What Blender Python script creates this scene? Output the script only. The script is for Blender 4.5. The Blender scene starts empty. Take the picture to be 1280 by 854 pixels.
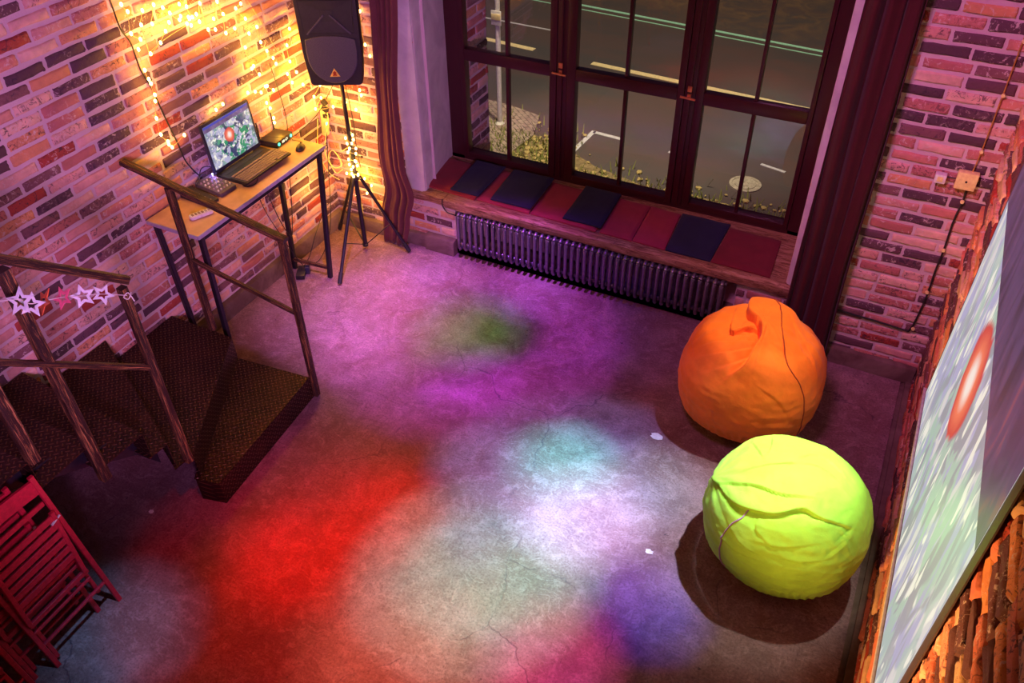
import bpy, bmesh, math, random
import numpy as np
from mathutils import Vector, Matrix, noise as mnoise

random.seed(7); rng = np.random.RandomState(11)
S = bpy.context.scene; COL = S.collection

# ------------------------------------------------------------------ camera
cam_d = bpy.data.cameras.new('camera'); cam = bpy.data.objects.new('camera', cam_d); COL.objects.link(cam)
RX = Vector((0.89570566, 0.44448392, -0.01205871)); DY = Vector((0.28113008, -0.58711637, -0.75911808)); FW = Vector((-0.34449564, 0.67655629, -0.65084125))
M = Matrix((RX, -DY, -FW)).transposed().to_4x4(); M.translation = Vector((0, 0, 4.0)); cam.matrix_world = M
cam_d.sensor_width = 36; cam_d.lens = 1052.27 / 1280 * 36; cam_d.clip_start = .05; S.camera = cam

# ------------------------------------------------------------------ world and lights
W = bpy.data.worlds.new('night'); S.world = W; W.use_nodes = True
bg = W.node_tree.nodes['Background']; bg.inputs[0].default_value = (.30, .22, .45, 1); bg.inputs[1].default_value = .10
S.view_settings.view_transform = 'Standard'; S.view_settings.look = 'None'; S.view_settings.gamma = 1
S.view_settings.use_curve_mapping = False; S.view_settings.exposure = 0.0

def aim(o, target):
    o.rotation_euler = (Vector(target) - o.location).to_track_quat('-Z', 'Y').to_euler()
def area(name, loc, target, size, energy, col, size_y=None, spread=180):
    d = bpy.data.lights.new(name, 'AREA'); d.energy = energy; d.color = col; d.size = size; d.spread = math.radians(spread)
    if size_y: d.shape = 'RECTANGLE'; d.size_y = size_y
    o = bpy.data.objects.new(name, d); COL.objects.link(o); o.location = loc; aim(o, target); return o
def gobo(name, loc, target, angle, energy, stops, warp=.10, nscale=3.0, blend=.6, radius=.05, seed=0.0):
    """party spotlight whose lens throws coloured rings: colour depends on the angle off its axis"""
    d = bpy.data.lights.new(name, 'SPOT'); d.energy = energy; d.spot_size = math.radians(angle); d.spot_blend = blend; d.shadow_soft_size = radius
    o = bpy.data.objects.new(name, d); COL.objects.link(o); o.location = loc; aim(o, target)
    d.use_nodes = True; nt = d.node_tree; N = nt.nodes; L = nt.links; em = N['Emission']
    tc = N.new('ShaderNodeTexCoord'); sp = N.new('ShaderNodeSeparateXYZ'); L.new(tc.outputs['Normal'], sp.inputs[0])
    def m(op, a, b=None):
        n = N.new('ShaderNodeMath'); n.operation = op
        for i, x in enumerate((a, b)):
            if x is None: continue
            if hasattr(x, 'links'): L.new(x, n.inputs[i])
            else: n.inputs[i].default_value = x
        return n.outputs[0]
    az = m('ABSOLUTE', sp.outputs[2]); x = m('DIVIDE', sp.outputs[0], az); y = m('DIVIDE', sp.outputs[1], az)
    cb = N.new('ShaderNodeCombineXYZ'); L.new(x, cb.inputs[0]); L.new(y, cb.inputs[1]); cb.inputs[2].default_value = seed
    ns = N.new('ShaderNodeTexNoise'); ns.inputs['Scale'].default_value = nscale; ns.inputs['Detail'].default_value = 2; L.new(cb.outputs[0], ns.inputs['Vector'])
    r = m('SQRT', m('ADD', m('MULTIPLY', x, x), m('MULTIPLY', y, y)))
    r = m('DIVIDE', r, math.tan(math.radians(angle) / 2)); r = m('ADD', r, m('MULTIPLY', m('SUBTRACT', ns.outputs[0], .5), warp * 2))
    cr = N.new('ShaderNodeValToRGB'); cr.color_ramp.interpolation = 'EASE'
    e = cr.color_ramp.elements; e[0].position = stops[0][0]; e[0].color = (*stops[0][1], 1); e[1].position = stops[-1][0]; e[1].color = (*stops[-1][1], 1)
    for p, c in stops[1:-1]:
        q = e.new(p); q.color = (*c, 1)
    L.new(r, cr.inputs[0]); L.new(cr.outputs[0], em.inputs[0]); em.inputs[1].default_value = 1
    return o
def point(name, loc, energy, col, r=.05):
    energy *= .42
    d = bpy.data.lights.new(name, 'POINT'); d.energy = energy; d.color = col; d.shadow_soft_size = r
    o = bpy.data.objects.new(name, d); COL.objects.link(o); o.location = loc; return o

def beam_light(name, loc, xy, r, rgb, hollow=False, seed=0.0, unit_w=300):
    """one soft coloured beam of the party lamps, aimed at a spot on the floor"""
    d = (Vector((*xy, 0)) - Vector(loc)).length; ang = 2 * math.degrees(math.atan(r * 1.25 / d)); k = max(rgb) or 1e-6; c = tuple(x / k for x in rgb)
    sc = lambda f: tuple(x * f for x in c)
    st = [(0, sc(0)), (.30, sc(.02)), (.50, sc(1)), (.64, sc(.9)), (1, sc(0))] if hollow else [(0, sc(1)), (.40, sc(.86)), (.70, sc(.36)), (1, sc(0))]
    return gobo(name, loc, (*xy, 0), ang, unit_w * k, st, warp=.13, nscale=2.5 / (r / d), blend=.3, radius=.06, seed=seed)
LIT = [
    ('spot', 'wash_on_brick_wall', (.2, -.4, 2.7), (-4.2, 3.5, 1.95), .35, 56, (1, 1, 1), 1100),  # unseen wash added to brighten the left brick wall
    ('area', 'wash_on_window_wall', (-1.0, 1.8, 4.6), (.3, 5.0, 1.3), .7, 60, (1, 1, 1), 25),  # added wash, out of view, that lifts the window wall
    ('area', 'warm_fill_on_screen_wall', (-2.0, -.4, 1.0), (.56, 2.4, 1.35), .3, 40, (1, 1, 1), 45),  # unseen fill added to throw warm light on the right wall
    ('area', 'projector_lamp', (-1.4, 2.2, 4.4), (-.05, 3.4, .4), .12, 40, (1, 1, 1), 10),
    ('beam', (-2.1, 3.2, 5.3), (-2.45, 4.12), 1.05, True), ('beam', (-2.1, 3.2, 5.3), (-2.45, 4.12), .42, False),
    ('beam', (-2.1, 3.2, 5.3), (-1.75, 4.55), .8, False), ('beam', (-2.1, 3.2, 5.3), (-3.25, 4.05), .8, False),
    ('beam', (.38, 4.0, 5.2), (-1.05, 2.93), .38, False), ('beam', (.38, 4.0, 5.2), (-1.15, 3.12), .75, False),
    ('beam', (.38, 4.0, 5.2), (-1.40, 2.35), .6, False), ('beam', (.38, 4.0, 5.2), (-1.0, 2.9), 1.5, False),
    ('beam', (-1.4, 1.4, 5.3), (-2.35, 2.3), .6, False), ('beam', (-1.4, 1.4, 5.3), (-2.05, 2.0), 1.15, False),
    ('beam', (-1.4, 1.4, 5.3), (-1.5, 1.75), .6, False), ('beam', (.38, 4.0, 5.2), (-.40, 2.30), .7, False),
    ('beam', (-1.4, 1.4, 5.3), (-2.93, 1.18), .4, False), ('beam', (-1.4, 1.4, 5.3), (-2.85, 1.55), .45, False),
    ('beam', (.38, 4.0, 5.2), (-.95, 3.70), .7, False), ('beam', (.38, 4.0, 5.2), (-.25, 3.15), .75, False),
    ('beam', (-1.4, 1.4, 5.3), (-3.0, 3.0), .9, False),
    ('beam', (-2.1, 3.2, 5.3), (-2.3, 4.75), .38, False), ('beam', (-2.1, 3.2, 5.3), (-2.95, 4.6), .42, False),
    ('beam', (-2.1, 3.2, 5.3), (-1.85, 4.15), .42, False), ('beam', (-2.1, 3.2, 5.3), (-2.2, 3.68), .36, False),
    ('beam', (.38, 4.0, 5.2), (-1.32, 3.25), .34, False), ('beam', (.38, 4.0, 5.2), (-.80, 3.32), .36, False),
    ('beam', (.38, 4.0, 5.2), (-.78, 2.62), .34, False), ('beam', (.38, 4.0, 5.2), (-1.48, 2.72), .32, False),
    ('beam', (.38, 4.0, 5.2), (-.50, 2.55), .32, False), ('beam', (.38, 4.0, 5.2), (-1.72, 3.05), .34, False),
    ('beam', (-1.4, 1.4, 5.3), (-2.10, 2.45), .36, False), ('beam', (-1.4, 1.4, 5.3), (-2.40, 1.95), .40, False),
    ('beam', (.38, 4.0, 5.2), (-.85, 2.05), .34, False), ('beam', (-1.4, 1.4, 5.3), (-1.45, 2.0), .32, False),
    ('beam', (.38, 4.0, 5.2), (-1.1, 2.45), .34, False),
]
FIT = [(0.6, 0.235, 0.62), (0.62, 0.17, 0.45), (0.62, 0.28, 0.08), (0.0, 0.0, 0.0), (2.5, 0.25, 3.6), (0.0, 2.881, 0.0), (0.0, 0.0, 1.224), (5.503, 2.225, 7.082), (11.0, 12.5, 19.0), (2.2, 2.6, 7.5), (1.6, 11.0, 8.5), (0.0, 0.0, 0.0), (1.56, 0.0, 0.0), (3.527, 0.0, 0.0), (4.106, 1.361, 0.745), (0.0, 0.0, 0.0), (0.63, 1.396, 2.505), (0.0, 0.0, 0.0), (0.195, 0.0, 0.0), (3.56, 3.633, 2.664), (0.0, 0.0, 0.0), (2.785, 1.01, 6.86), (1.214, 0.641, 4.086), (0.0, 0.0, 0.0), (2.954, 0.211, 5.941), (1.4, 13.0, 9.0), (0.9, 3.2, 3.0), (1.135, 0.0, 1.623), (1.263, 0.094, 1.412), (0.0, 0.0, 5.526), (1.795, 2.286, 5.012), (4.719, 0.0, 0.0), (5.807, 0.0, 0.0), (7.131, 0.775, 3.181), (0.0, 0.469, 0.0), (2.663, 3.499, 1.002)]
BAGS = [('bag_fill_spot', (-.75, 3.9, 4.8), (.0, 3.12, .42), 10.5, 1300, (.92, 1.0, .97)), ('bag_fill_spot', (-.3, 4.5, 4.9), (-.42, 4.13, .45), 10.2, 620, (1.0, .85, .45))]  # narrow fill spots added to brighten the two bean bags

for i, q in enumerate(LIT):
    rgb = FIT[i]
    if max(rgb) <= 1e-4: continue
    if q[0] == 'area':
        k = max(rgb); area(q[1], q[2], q[3], q[4], q[7] * k, tuple(x / k for x in rgb), spread=q[5])
    elif q[0] == 'spot':
        k = max(rgb); d_ = bpy.data.lights.new(q[1], 'SPOT'); d_.energy = q[7] * k; d_.color = tuple(x / k for x in rgb); d_.spot_size = math.radians(q[5]); d_.spot_blend = .45; d_.shadow_soft_size = q[4]
        o_ = bpy.data.objects.new(q[1], d_); COL.objects.link(o_); o_.location = q[2]; aim(o_, q[3])
    else: beam_light('party_beam', q[1], q[2], q[3], rgb, q[4], seed=i * 1.7)
if True:
    for nm, loc, tgt, ang, e, c in BAGS:
        d_ = bpy.data.lights.new(nm, 'SPOT'); d_.energy = e; d_.color = c; d_.spot_size = math.radians(ang); d_.spot_blend = .35; d_.shadow_soft_size = .04
        o_ = bpy.data.objects.new(nm, d_); COL.objects.link(o_); o_.location = loc; aim(o_, tgt)
if True:
    for nm, loc, tgt, ang, e in (('street_fill_spot', (-2.4, 6.35, 7.6), (-2.6, 9.9, 0), 56, 2300), ('street_fill_spot', (-3.1, 6.3, 4.6), (-2.7, 7.45, 0), 38, 420)):  # unseen spots added to light the street, cones kept off the window
        d_ = bpy.data.lights.new(nm, 'SPOT'); d_.energy = e; d_.color = (1.0, .80, .54); d_.spot_size = math.radians(ang); d_.spot_blend = .5; d_.shadow_soft_size = .15
        o_ = bpy.data.objects.new(nm, d_); COL.objects.link(o_); o_.location = loc; aim(o_, tgt)

# ------------------------------------------------------------------ materials
MATS = {}
class G:
    """small node-graph helper"""
    def __init__(s, name):
        s.m = bpy.data.materials.new(name); s.m.use_nodes = True; s.nt = s.m.node_tree; s.N = s.nt.nodes; s.L = s.nt.links
        s.b = s.N['Principled BSDF']; s.out = s.N['Material Output']
    def n(s, t, **k):
        x = s.N.new('ShaderNode' + t)
        for a, v in k.items(): setattr(x, a, v)
        return x
    def put(s, x, sock):
        if hasattr(x, 'links'): s.L.new(x, sock)
        elif isinstance(x, (tuple, list)): sock.default_value = (*x, 1) if len(x) == 3 and len(sock.default_value) == 4 else x
        else: sock.default_value = x
    def math(s, op, a, b=0.0, c=None, clamp=False):
        x = s.n('Math', operation=op); x.use_clamp = clamp; s.put(a, x.inputs[0]); s.put(b, x.inputs[1])
        if c is not None: s.put(c, x.inputs[2])
        return x.outputs[0]
    def noise(s, vec, scale, detail=4, rough=.55, dist=0):
        x = s.n('TexNoise'); s.L.new(vec, x.inputs['Vector']); x.inputs['Scale'].default_value = scale; x.inputs['Detail'].default_value = detail
        x.inputs['Roughness'].default_value = rough; x.inputs['Distortion'].default_value = dist; return x.outputs[0]
    def vor(s, vec, scale, feature='F1', rand=1):
        x = s.n('TexVoronoi', feature=feature); s.L.new(vec, x.inputs['Vector']); x.inputs['Scale'].default_value = scale; x.inputs['Randomness'].default_value = rand; return x
    def ramp(s, f, stops, mode='LINEAR'):
        x = s.n('ValToRGB'); x.color_ramp.interpolation = mode; e = x.color_ramp.elements
        def c4(c): return (c, c, c, 1) if not isinstance(c, tuple) else (*c, 1)
        e[0].position = stops[0][0]; e[0].color = c4(stops[0][1]); e[1].position = stops[-1][0]; e[1].color = c4(stops[-1][1])
        for p, c in stops[1:-1]:
            q = e.new(p); q.color = c4(c)
        s.put(f, x.inputs[0]); return x.outputs[0]
    def mix(s, f, a, b, mode='MIX'):
        x = s.n('MixRGB', blend_type=mode); s.put(f, x.inputs[0]); s.put(a, x.inputs[1]); s.put(b, x.inputs[2]); return x.outputs[0]
    def obj(s, scale=None):
        t = s.n('TexCoord').outputs['Object']
        return s.map(t, scale) if scale else t
    def uv(s, scale=None):
        t = s.n('TexCoord').outputs['UV']
        return s.map(t, scale) if scale else t
    def map(s, v, scale=(1, 1, 1), loc=(0, 0, 0), rot=(0, 0, 0)):
        x = s.n('Mapping'); s.L.new(v, x.inputs[0]); x.inputs['Scale'].default_value = scale; x.inputs['Location'].default_value = loc; x.inputs['Rotation'].default_value = rot; return x.outputs[0]
    def bump(s, h, strength=.5, dist=.01, prev=None):
        x = s.n('Bump'); x.inputs['Strength'].default_value = strength; x.inputs['Distance'].default_value = dist; s.L.new(h, x.inputs['Height'])
        if prev is not None: s.L.new(prev, x.inputs['Normal'])
        s.L.new(x.outputs[0], s.b.inputs['Normal']); return x.outputs[0]
    def set(s, col=None, rough=None, metal=None, spec=None, **k):
        if col is not None: s.put(col, s.b.inputs['Base Color'])
        if rough is not None: s.put(rough, s.b.inputs['Roughness'])
        if metal is not None: s.put(metal, s.b.inputs['Metallic'])
        if spec is not None: s.put(spec, s.b.inputs['Specular IOR Level'])
        for a, v in k.items(): s.put(v, s.b.inputs[a])
        return s
def simple(name, col, rough=.5, metal=0, spec=.5, nscale=40, var=.15, bump=.1, bd=.002):
    g = G(name); v = g.obj(); n = g.noise(v, nscale, 3)
    c = g.mix(g.ramp(n, [(.3, 0.0), (.7, 1.0)]), tuple(x * (1 - var) for x in col), tuple(min(1, x * (1 + var)) for x in col))
    g.set(c, rough, metal, spec)
    if bump: g.bump(n, bump, bd)
    return g.m
def emis(name, col, strength, base=(.02, .02, .02)):
    g = G(name); g.set(base, .5); g.put(col, g.b.inputs['Emission Color']); g.b.inputs['Emission Strength'].default_value = strength; return g.m

BRICKC = [(.60, .30, .25), (.085, .042, .06), (.44, .16, .13), (.68, .40, .33), (.34, .05, .035), (.62, .28, .14), (.12, .055, .075), (.64, .34, .30), (.46, .17, .15), (.10, .05, .07), (.72, .46, .36), (.20, .09, .10), (.56, .22, .18)]
def brick_mat(name, warm=0.0, sat=1.0):
    g = G(name); a = g.n('Attribute', attribute_name='bcol'); sp = g.n('SeparateColor'); g.L.new(a.outputs['Color'], sp.inputs[0])
    cs = [tuple(c[i] * (1 + warm * (.5, .0, -.45)[i]) for i in range(3)) for c in BRICKC]
    cs = [tuple(min(.85, x * 1.18) for x in c) for c in cs]; base = g.ramp(sp.outputs[0], [(i / len(cs), c) for i, c in enumerate(cs)] + [(1, cs[0])], 'CONSTANT')
    v = g.obj(); n1 = g.noise(v, 14, 5, .65); n2 = g.noise(v, 55, 4, .7); n3 = g.noise(v, 26, 4, .75, 1.2)
    c = g.mix(g.ramp(n1, [(.35, 0.0), (.7, .5)]), base, g.mix(.6, base, (.10, .045, .06)))
    c = g.mix(g.math('MULTIPLY', g.ramp(n3, [(.56, 0.0), (.64, .75)]), g.ramp(sp.outputs[1], [(.35, 0.0), (.55, 1.0)])), c, (.72, .60, .57))
    c = g.mix(g.math('MULTIPLY', g.ramp(n3, [(.38, .8), (.46, 0.0)]), g.ramp(sp.outputs[2], [(.5, 0.0), (.6, 1.0)])), c, (.05, .03, .05))
    g.set(c, g.ramp(n2, [(.3, .55), (.7, .9)]), 0, .35)
    h = g.math('ADD', n2, g.math('MULTIPLY', n3, .8)); g.bump(h, .55, .008); return g.m
def mortar_mat(name, col=(.72, .56, .60)):
    g = G(name); v = g.obj(); n = g.noise(v, 60, 5, .7); n2 = g.noise(v, 5, 3)
    g.set(g.mix(n2, tuple(c * .8 for c in col), col), .9, 0, .2); g.bump(n, .6, .01); return g.m
def floor_mat():
    g = G('stained_concrete_floor'); v = g.obj()
    nn = g.n('TexNoise'); g.L.new(v, nn.inputs['Vector']); nn.inputs['Scale'].default_value = 2.2; nn.inputs['Detail'].default_value = 5
    vv = g.n('VectorMath', operation='ADD'); sc = g.n('VectorMath', operation='SCALE'); g.L.new(nn.outputs['Color'], sc.inputs[0]); sc.inputs['Scale'].default_value = .45
    g.L.new(v, vv.inputs[0]); g.L.new(sc.outputs[0], vv.inputs[1]); wv = vv.outputs[0]
    big = g.noise(v, 1.1, 5, .6, .6); mid = g.noise(v, 4.5, 8, .72, .5); fine = g.noise(v, 75, 6, .8); med = g.noise(wv, 14, 7, .72)
    arc = g.noise(g.map(wv, (3.0, 30, 1), rot=(0, 0, .6)), 3.2, 5, .7); arc2 = g.noise(g.map(wv, (26, 3.5, 1), rot=(0, 0, .3)), 3.2, 5, .7)
    c = g.ramp(mid, [(.28, (0.143, 0.063, 0.074)), (.46, (0.235, 0.130, 0.152)), (.66, (0.347, 0.207, 0.244))])
    c = g.mix(g.ramp(big, [(.42, 0.0), (.60, .65)]), c, (0.194, 0.078, 0.074))
    c = g.mix(g.ramp(med, [(.50, 0.0), (.66, .6)]), c, (0.428, 0.252, 0.285))
    c = g.mix(g.ramp(arc, [(.56, 0.0), (.66, .4)]), c, (0.469, 0.296, 0.340)); c = g.mix(g.ramp(arc2, [(.30, .45), (.40, 0.0)]), c, (0.102, 0.044, 0.060))
    c = g.mix(g.ramp(fine, [(.36, .75), (.50, 0.0)]), c, (0.097, 0.041, 0.055)); c = g.mix(g.ramp(fine, [(.56, 0.0), (.68, .5)]), c, (0.510, 0.326, 0.386))
    c = g.mix(g.ramp(g.noise(v, 24, 3, .7), [(.27, .85), (.33, 0.0)]), c, (0.051, 0.022, 0.032))
    ed = g.vor(wv, .62, 'DISTANCE_TO_EDGE').outputs['Distance']
    cm = g.math('MULTIPLY', g.ramp(ed, [(.0, 1.0), (.0035, 0.0)]), g.ramp(g.noise(v, 1.7, 2), [(.47, 0.0), (.55, .65)]))
    c = g.mix(cm, c, (0.051, 0.018, 0.046))
    g.set(c, g.ramp(mid, [(.3, .36), (.7, .62)]), 0, .4)
    h = g.math('ADD', fine, g.math('MULTIPLY', med, 1.2)); h = g.math('ADD', h, g.math('MULTIPLY', arc, .7)); h = g.math('SUBTRACT', h, g.math('MULTIPLY', cm, 1.0)); g.bump(h, .32, .012); return g.m
def asphalt_mat():
    g = G('asphalt'); v = g.obj(); a = g.noise(v, 150, 3, .7); b = g.noise(g.map(v, (.35, 1.6, 1), rot=(0, 0, -.07)), 1.3, 5, .6, .6); k = g.noise(v, 3.2, 6, .7, 1)
    c = g.mix(a, (.035, .034, .038), (.105, .095, .09)); c = g.mix(g.ramp(b, [(.38, 0.0), (.62, .7)]), c, g.mix(a, (.05, .03, .03), (.16, .10, .085)))
    sp = g.n('SeparateXYZ'); g.L.new(v, sp.inputs[0]); far = g.ramp(g.math('MULTIPLY', g.math('SUBTRACT', sp.outputs[1], 10.7), .4, clamp=True), [(0, 0.0), (.4, 1.0)])
    c = g.mix(g.math('MULTIPLY', far, g.ramp(k, [(.42, .2), (.6, 1.0)])), c, g.mix(k, (.03, .02, .012), (.26, .16, .09)))
    g.set(c, .6, 0, .5); g.bump(a, .4, .01); return g.m
def paving_mat():
    g = G('pavement'); v = g.map(g.obj(), (1, 1, 1), rot=(0, 0, .7)); br = g.n('TexBrick'); g.L.new(v, br.inputs['Vector']); br.inputs['Scale'].default_value = 5.0; br.inputs['Color1'].default_value = (.22, .15, .13, 1); br.inputs['Color2'].default_value = (.32, .24, .20, 1); br.inputs['Mortar'].default_value = (.10, .08, .06, 1); br.inputs['Mortar Size'].default_value = .03
    n = g.noise(g.obj(), 18, 5, .7); g.set(g.mix(g.ramp(n, [(.45, 0.0), (.7, .6)]), br.outputs[0], (.5, .42, .32)), .8); g.bump(n, .5, .01); return g.m
def plaster_mat(name, a, b):
    g = G(name); v = g.obj(); n = g.noise(v, 3, 6, .65, .6); f = g.noise(v, 30, 5, .7)
    g.set(g.mix(g.ramp(n, [(.35, 0.0), (.65, 1.0)]), a, b), .8, 0, .25); g.bump(g.math('ADD', f, n), .35, .01); return g.m
def wood_frame_mat(name, col):
    g = G(name); v = g.obj(); n = g.noise(g.map(v, (1, 1, 1)), 22, 5, .6)
    g.set(g.mix(n, tuple(c * .65 for c in col), col), .35, 0, .5); g.bump(n, .1, .003); return g.m
def sill_mat():
    g = G('worn_wood_sill'); v = g.map(g.obj(), (.9, 7, 7)); n = g.noise(v, 5, 6, .75, 1.5); k = g.noise(g.obj(), 30, 5, .7)
    c = g.ramp(n, [(.25, (.05, .02, .012)), (.42, (.22, .09, .045)), (.55, (.46, .25, .15)), (.75, (.62, .44, .33))])
    c = g.mix(g.ramp(k, [(.58, 0.0), (.7, .8)]), c, (.06, .03, .02)); g.set(c, .6, 0, .4); g.bump(g.math('ADD', n, k), .6, .012); return g.m
def rail_mat():
    g = G('chipped_brown_paint'); v = g.uv((1.3, 11, 1)); n = g.noise(v, 5.5, 6, .7, 1.0); b = g.noise(g.uv((1, 3, 1)), 3, 3)
    f = g.math('ADD', n, g.math('MULTIPLY', g.math('SUBTRACT', b, .5), .35))
    c = g.ramp(f, [(.40, (.022, .009, .010)), (.54, (.045, .016, .012)), (.59, (.34, .14, .045)), (.70, (.60, .34, .14))])
    g.set(c, g.ramp(n, [(.4, .35), (.6, .7)]), .15, .5); g.bump(n, .5, .01); return g.m
def plate_mat(name='brown_diamond_plate', vertical=False):
    g = G(name); v = g.obj()
    if vertical:
        q = g.n('SeparateXYZ'); g.L.new(v, q.inputs[0]); cb = g.n('CombineXYZ'); g.L.new(g.math('SUBTRACT', q.outputs[1], g.math('MULTIPLY', q.outputs[0], .45)), cb.inputs[0]); g.L.new(q.outputs[2], cb.inputs[1]); v = cb.outputs[0]
    sp = g.n('SeparateXYZ'); g.L.new(v, sp.inputs[0]); s = 1 / .027
    x0 = g.math('MULTIPLY', g.math('ADD', sp.outputs[0], sp.outputs[1]), s * .7071); y0 = g.math('MULTIPLY', g.math('SUBTRACT', sp.outputs[0], sp.outputs[1]), s * .7071)
    cx = g.math('FLOOR', x0); cy = g.math('FLOOR', y0); fx = g.math('SUBTRACT', g.math('SUBTRACT', x0, cx), .5); fy = g.math('SUBTRACT', g.math('SUBTRACT', y0, cy), .5)
    par = g.math('MODULO', g.math('ABSOLUTE', g.math('ADD', cx, cy)), 2.0); par = g.math('GREATER_THAN', par, .5)
    mx = g.n('Mix'); mx.data_type = 'FLOAT'; g.L.new(par, mx.inputs[0]); g.L.new(fx, mx.inputs[2]); g.L.new(fy, mx.inputs[3])
    my = g.n('Mix'); my.data_type = 'FLOAT'; g.L.new(par, my.inputs[0]); g.L.new(fy, my.inputs[2]); g.L.new(fx, my.inputs[3])
    a = g.math('DIVIDE', mx.outputs[0], .52); b = g.math('DIVIDE', my.outputs[0], .15)
    d = g.math('ADD', g.math('MULTIPLY', a, a), g.math('MULTIPLY', b, b)); mask = g.ramp(d, [(.35, 1.0), (1.0, 0.0)])
    n = g.noise(v, 7, 5, .7); n2 = g.noise(v, 60, 4)
    c = g.mix(g.ramp(n, [(.35, 0.0), (.7, 1.0)]), (.016, .007, .006), (.055, .020, .012)); c = g.mix(g.math('MULTIPLY', mask, .45), c, (.26, .10, .04))  # raised lozenges get a lighter orange-brown
    g.set(c, g.mix(mask, (.5, .5, .5), (.28, .28, .28)), .55, .5); g.bump(g.math('ADD', mask, g.math('MULTIPLY', n2, .1)), .7, .006); return g.m
def fabric(name, col, nscale=90, dirt=None):
    g = G(name); v = g.obj(); n = g.noise(v, nscale, 3, .6); m_ = g.noise(v, 7, 5, .65)
    c = g.mix(g.ramp(m_, [(.35, 0.0), (.7, 1.0)]), tuple(x * .80 for x in col), col)
    g.set(c, .75, 0, .25, **{'Sheen Weight': .08}); g.bump(g.math('ADD', n, g.math('MULTIPLY', m_, 1.5)), .22, .006); return g.m
def picture_mat(name, strength, header, wash, st=(1.75, 1), fr=1.0, band=((.045, .03, .07), (.11, .06, .16), (.30, .08, .12))):
    """a screen that shows a red flower among green leaves under a dark title band (u to the right, v up)"""
    g = G(name); v = g.uv(); sp = g.n('SeparateXYZ'); g.L.new(v, sp.inputs[0]); vv = g.map(v, (st[0], st[1], 1))
    blot = g.noise(vv, 7.0 * fr, 2, .55, .9); b2 = g.noise(g.map(vv, loc=(3.3, 1.7, 0)), 6.5 * fr, 2, .55, .9); b3 = g.noise(g.map(vv, loc=(7.1, 4.2, 0)), 8.5 * fr, 2, .55, .6)
    base = (.46, .45, .66)
    cx = g.math('SUBTRACT', sp.outputs[0], .55); cy = g.math('SUBTRACT', sp.outputs[1], .42)
    dist = g.math('SQRT', g.math('ADD', g.math('MULTIPLY', cx, cx), g.math('MULTIPLY', g.math('MULTIPLY', cy, cy), .6)))
    near = g.ramp(dist, [(.30, 1.0), (.52, .35)])
    c = g.mix(g.math('MULTIPLY', g.ramp(b3, [(.50, 0.0), (.56, .9)]), .8), base, (.85, .82, .74))
    c = g.mix(g.math('MULTIPLY', g.ramp(blot, [(.50, 0.0), (.55, 1.0)]), near), c, tuple(x + (1 - x) * wash for x in (.02, .30, .14)))
    c = g.mix(g.math('MULTIPLY', g.ramp(b2, [(.52, 0.0), (.56, .95)]), near), c, tuple(x + (.8 - x) * wash for x in (.015, .03, .13)))
    c = g.mix(g.ramp(g.noise(g.map(vv, loc=(2.1, 9.2, 0)), 11 * fr, 2, .5), [(.60, 0.0), (.64, .9)]), c, (1.0, .98, .85))
    rx = g.math('SUBTRACT', sp.outputs[0], .47); ry = g.math('SUBTRACT', sp.outputs[1], .56)
    rd = g.math('SQRT', g.math('ADD', g.math('MULTIPLY', g.math('MULTIPLY', rx, rx), 2.4), g.math('MULTIPLY', ry, ry)))
    rd = g.math('ADD', rd, g.math('MULTIPLY', g.math('SUBTRACT', blot, .5), .06))
    c = g.mix(g.ramp(rd, [(.155, 1.0), (.175, 0.0)]), c, g.ramp(rd, [(.03, (1, .88, .8)), (.09, (.95, .22, .12)), (.17, (.62, .03, .05))]))
    c = g.mix(g.math('GREATER_THAN', sp.outputs[1], header), c, g.ramp(b2, [(.3, band[0]), (.6, band[1]), (.75, band[2])]))
    g.set((.03, .03, .03), .4, 0, .3); g.L.new(c, g.b.inputs['Emission Color']); g.b.inputs['Emission Strength'].default_value = strength; return g.m

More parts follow.
